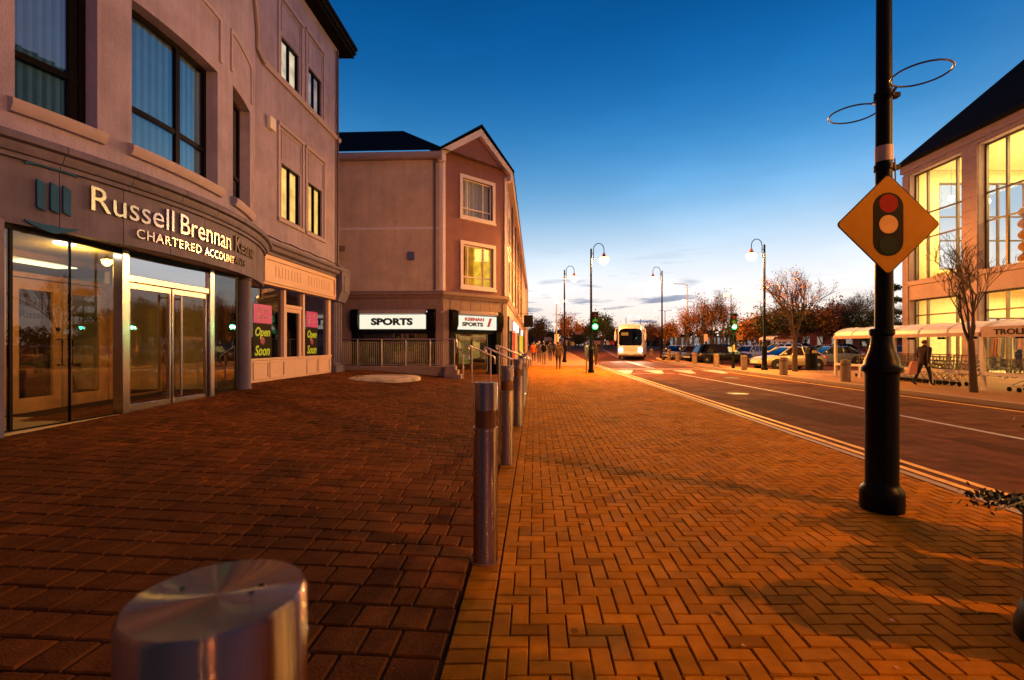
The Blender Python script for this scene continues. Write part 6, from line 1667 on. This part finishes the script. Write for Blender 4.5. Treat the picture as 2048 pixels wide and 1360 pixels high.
# far wood along the horizon
random.seed(77); g = MB()
for i in range(9000):
    x = random.uniform(-60, 190); y = 165+random.uniform(-8, 8)
    top = 4.6+1.6*sin(x*.11)+1.1*sin(x*.31+1)+.7*sin(x*.83)
    c = Vector((x, y, .6+abs(random.random()**.7)*top)); s_ = random.uniform(.5, 1.1)
    n = Vector((random.gauss(0, 1), random.gauss(0, 1), random.gauss(.3, 1))).normalized(); u = n.orthogonal().normalized(); v = n.cross(u)
    g.add([c-u*s_, c+v*s_*.6, c+u*s_, c-v*s_*.6], [(0, 1, 2, 3)], random.choice((0, 0, 1)))
tag(g.build('far_woods', [LG, LB], None, recalc=False), 'dark strip of far woodland along the horizon', 'woods', kind='stuff')

# ================================================================== far fences, boards, buildings
FENW = mat('pale_panel', (.72, .74, .76), .6, var=.08); FEND = mat('fence_post_dark', (.03, .022, .02), .8)
fe = thing('panel_fence', 'far fence of white panels and dark posts beyond the car park', 'fence', (33, 72, .55))
g = MB(); x = 23.6; random.seed(4)
pb = MB()
while x < 42:
    w_ = random.choice((.22, .34, .5, .7)); g.box(x, x+w_, 72, 72.05, 1.35, 2.62)
    pb.box(x+w_, x+w_+random.choice((.16, .3, .7)), 71.9, 72.05, .5, 2.72); x += w_+.35
g.build('panel', emis('glowing_panel', (.80, .80, .85), .26, .6, 1.3), fe); pb.build('post', FEND, fe)  # panel brightness is put in as emission, no lamp lights them
g = MB(); g.box(23, 43, 71.95, 72.0, .45, 1.3); g.build('dark_boarding', FEND, fe)
bb = thing('brick_building', 'long low red brick building with white framed windows behind the trees', 'building', (52, 78, .66))
BR = mat('red_brick', (.22, .06, .04), .85, var=.25, scale=14)
g = MB(); g.box(43.5, 66, 78, 86, .4, 3.6); g.build('wall', BR, bb)
g = MB(); g.hexa([Vector(p) for p in ((43, 77.6, 3.6), (66.5, 77.6, 3.6), (66.5, 86.4, 3.6), (43, 86.4, 3.6), (45, 81, 5.2), (65, 81, 5.2), (65, 83, 5.2), (45, 83, 5.2))]); g.build('roof', SLATE, bb)
for i in range(9):
    g = MB(); x = 44.6+2.3*i; g.box(x, x+1.1, 77.93, 78.02, 1.3, 2.9); w_ = g.build('window', WHITE, bb)
    g = MB()
    for a in (0, 1):
        for c in (0, 1, 2): g.box(x+.07+.5*a, x+.50+.5*a, 77.90, 77.935, 1.38+.5*c, 1.82+.5*c)
    g.build('pane', emis('far_window_glow', (.9, .75, .6), .35), w_)
s2 = thing('trolley_shelter', 'small far trolley shelter with a pinkish rounded roof', 'shelter', (27, 49, 0))
g = MB()
for i in range(10):
    a0, a1 = pi*i/10, pi*(i+1)/10; p = [(27.2-1.05*cos(a), 48.5, 2.0+.45*sin(a)) for a in (a0, a1)]
    g.quad(Vector(p[0]), Vector(p[1]), Vector(p[1])+Vector((.6, 4, 0)), Vector(p[0])+Vector((.6, 4, 0)))
g.box(26.1, 28.3, 48.48, 48.5, 1.8, 2.05)
g.build('canopy', mat('pinkish_sheet', (.55, .36, .30), .5), s2)
for x, y in ((26.2, 48.5), (28.2, 48.5), (26.8, 52.4), (28.8, 52.4)):
    g = MB(); g.tube([(x, y, -.03), (x, y, 1.95)], .05, 6); g.build('post', SHPOST, s2)
def board(lab, px0, px1, py0, py1, Y, m, name='sign_board'):
    x0, x1, z1, z0 = tx(px0, Y), tx(px1, Y), tz(py0, Y), tz(py1, Y)
    t = thing(name, lab, 'sign', ((x0+x1)/2, Y, zg(Y)))
    g = MB(); g.box(x0, x1, Y, Y+.05, z0, z1); g.build('board', m, t, bevel=.01)
    for x in (x0+.05*(x1-x0), x1-.05*(x1-x0)):
        g = MB(); g.tube([(x, Y+.08, zg(Y)-.03), (x, Y+.08, z1)], .03, 6); g.build('post', COLG, t)
PKB = mat('pink_board', (.55, .32, .30), .6); ORB = mat('orange_board', (.6, .26, .05), .6); REB = mat('red_board', (.45, .04, .04), .6); BLB = mat('blue_board', (.02, .035, .18), .6); WHB = mat('white_board', (.68, .62, .6), .6); YLB = mat('yellow_board', (.65, .42, .04), .6)
board('tall pinkish white sign board beside the post top lamp', 1109, 1118, 668, 688, 54, WHB)
board('pale pink upright board before the white panel fence', 1408, 1415, 668, 683, 66, PKB)
board('orange square board right of the right green signal', 1474, 1486, 670, 680, 55, ORB)
board('blue banner board at the end of the terrace', 1066, 1078, 675, 682, 88, BLB)
board('lilac banner board right of the blue one', 1088, 1104, 674, 682, 88, mat('lilac_board', (.25, .2, .4), .6))
board('small pale orange upright marker by the far corner lamp', 1324, 1328, 679, 688, 60, mat('pale_orange', (.7, .42, .25), .6), 'marker_post')
board('pale hoarding board behind the walkers', 1120, 1135, 680, 691, 90, PKB, 'hoarding')
board('yellow board on the far hoarding line', 1141, 1148, 683, 691, 88, YLB, 'hoarding')
board('pale hoarding board left of the kerb street lamp', 1173, 1182, 681, 690, 92, WHB, 'hoarding')
board('wide pale pink hoarding board between the kerb lamp and the coach', 1186, 1201, 681, 689, 90, PKB, 'hoarding')
board('white end of the far red and white hoarding', 1212, 1219, 681, 690, 90, WHB, 'hoarding')
board('red hoarding board beside the coach', 1220, 1229, 681, 690, 90, REB, 'hoarding')
board('lilac roofed low hoarding right of the orange tree', 1150, 1172, 662, 668, 120, mat('lilac_grey', (.3, .25, .35), .6), 'hoarding')

SC.cycles.use_denoising = True
SC.cycles.max_bounces = 8; SC.cycles.transparent_max_bounces = 12
SC.cycles.sample_clamp_indirect = 6
for o in list(SC.objects):
    if o.type == 'EMPTY' and o.get('label') == 'x': print('UNLABELLED', o.name)
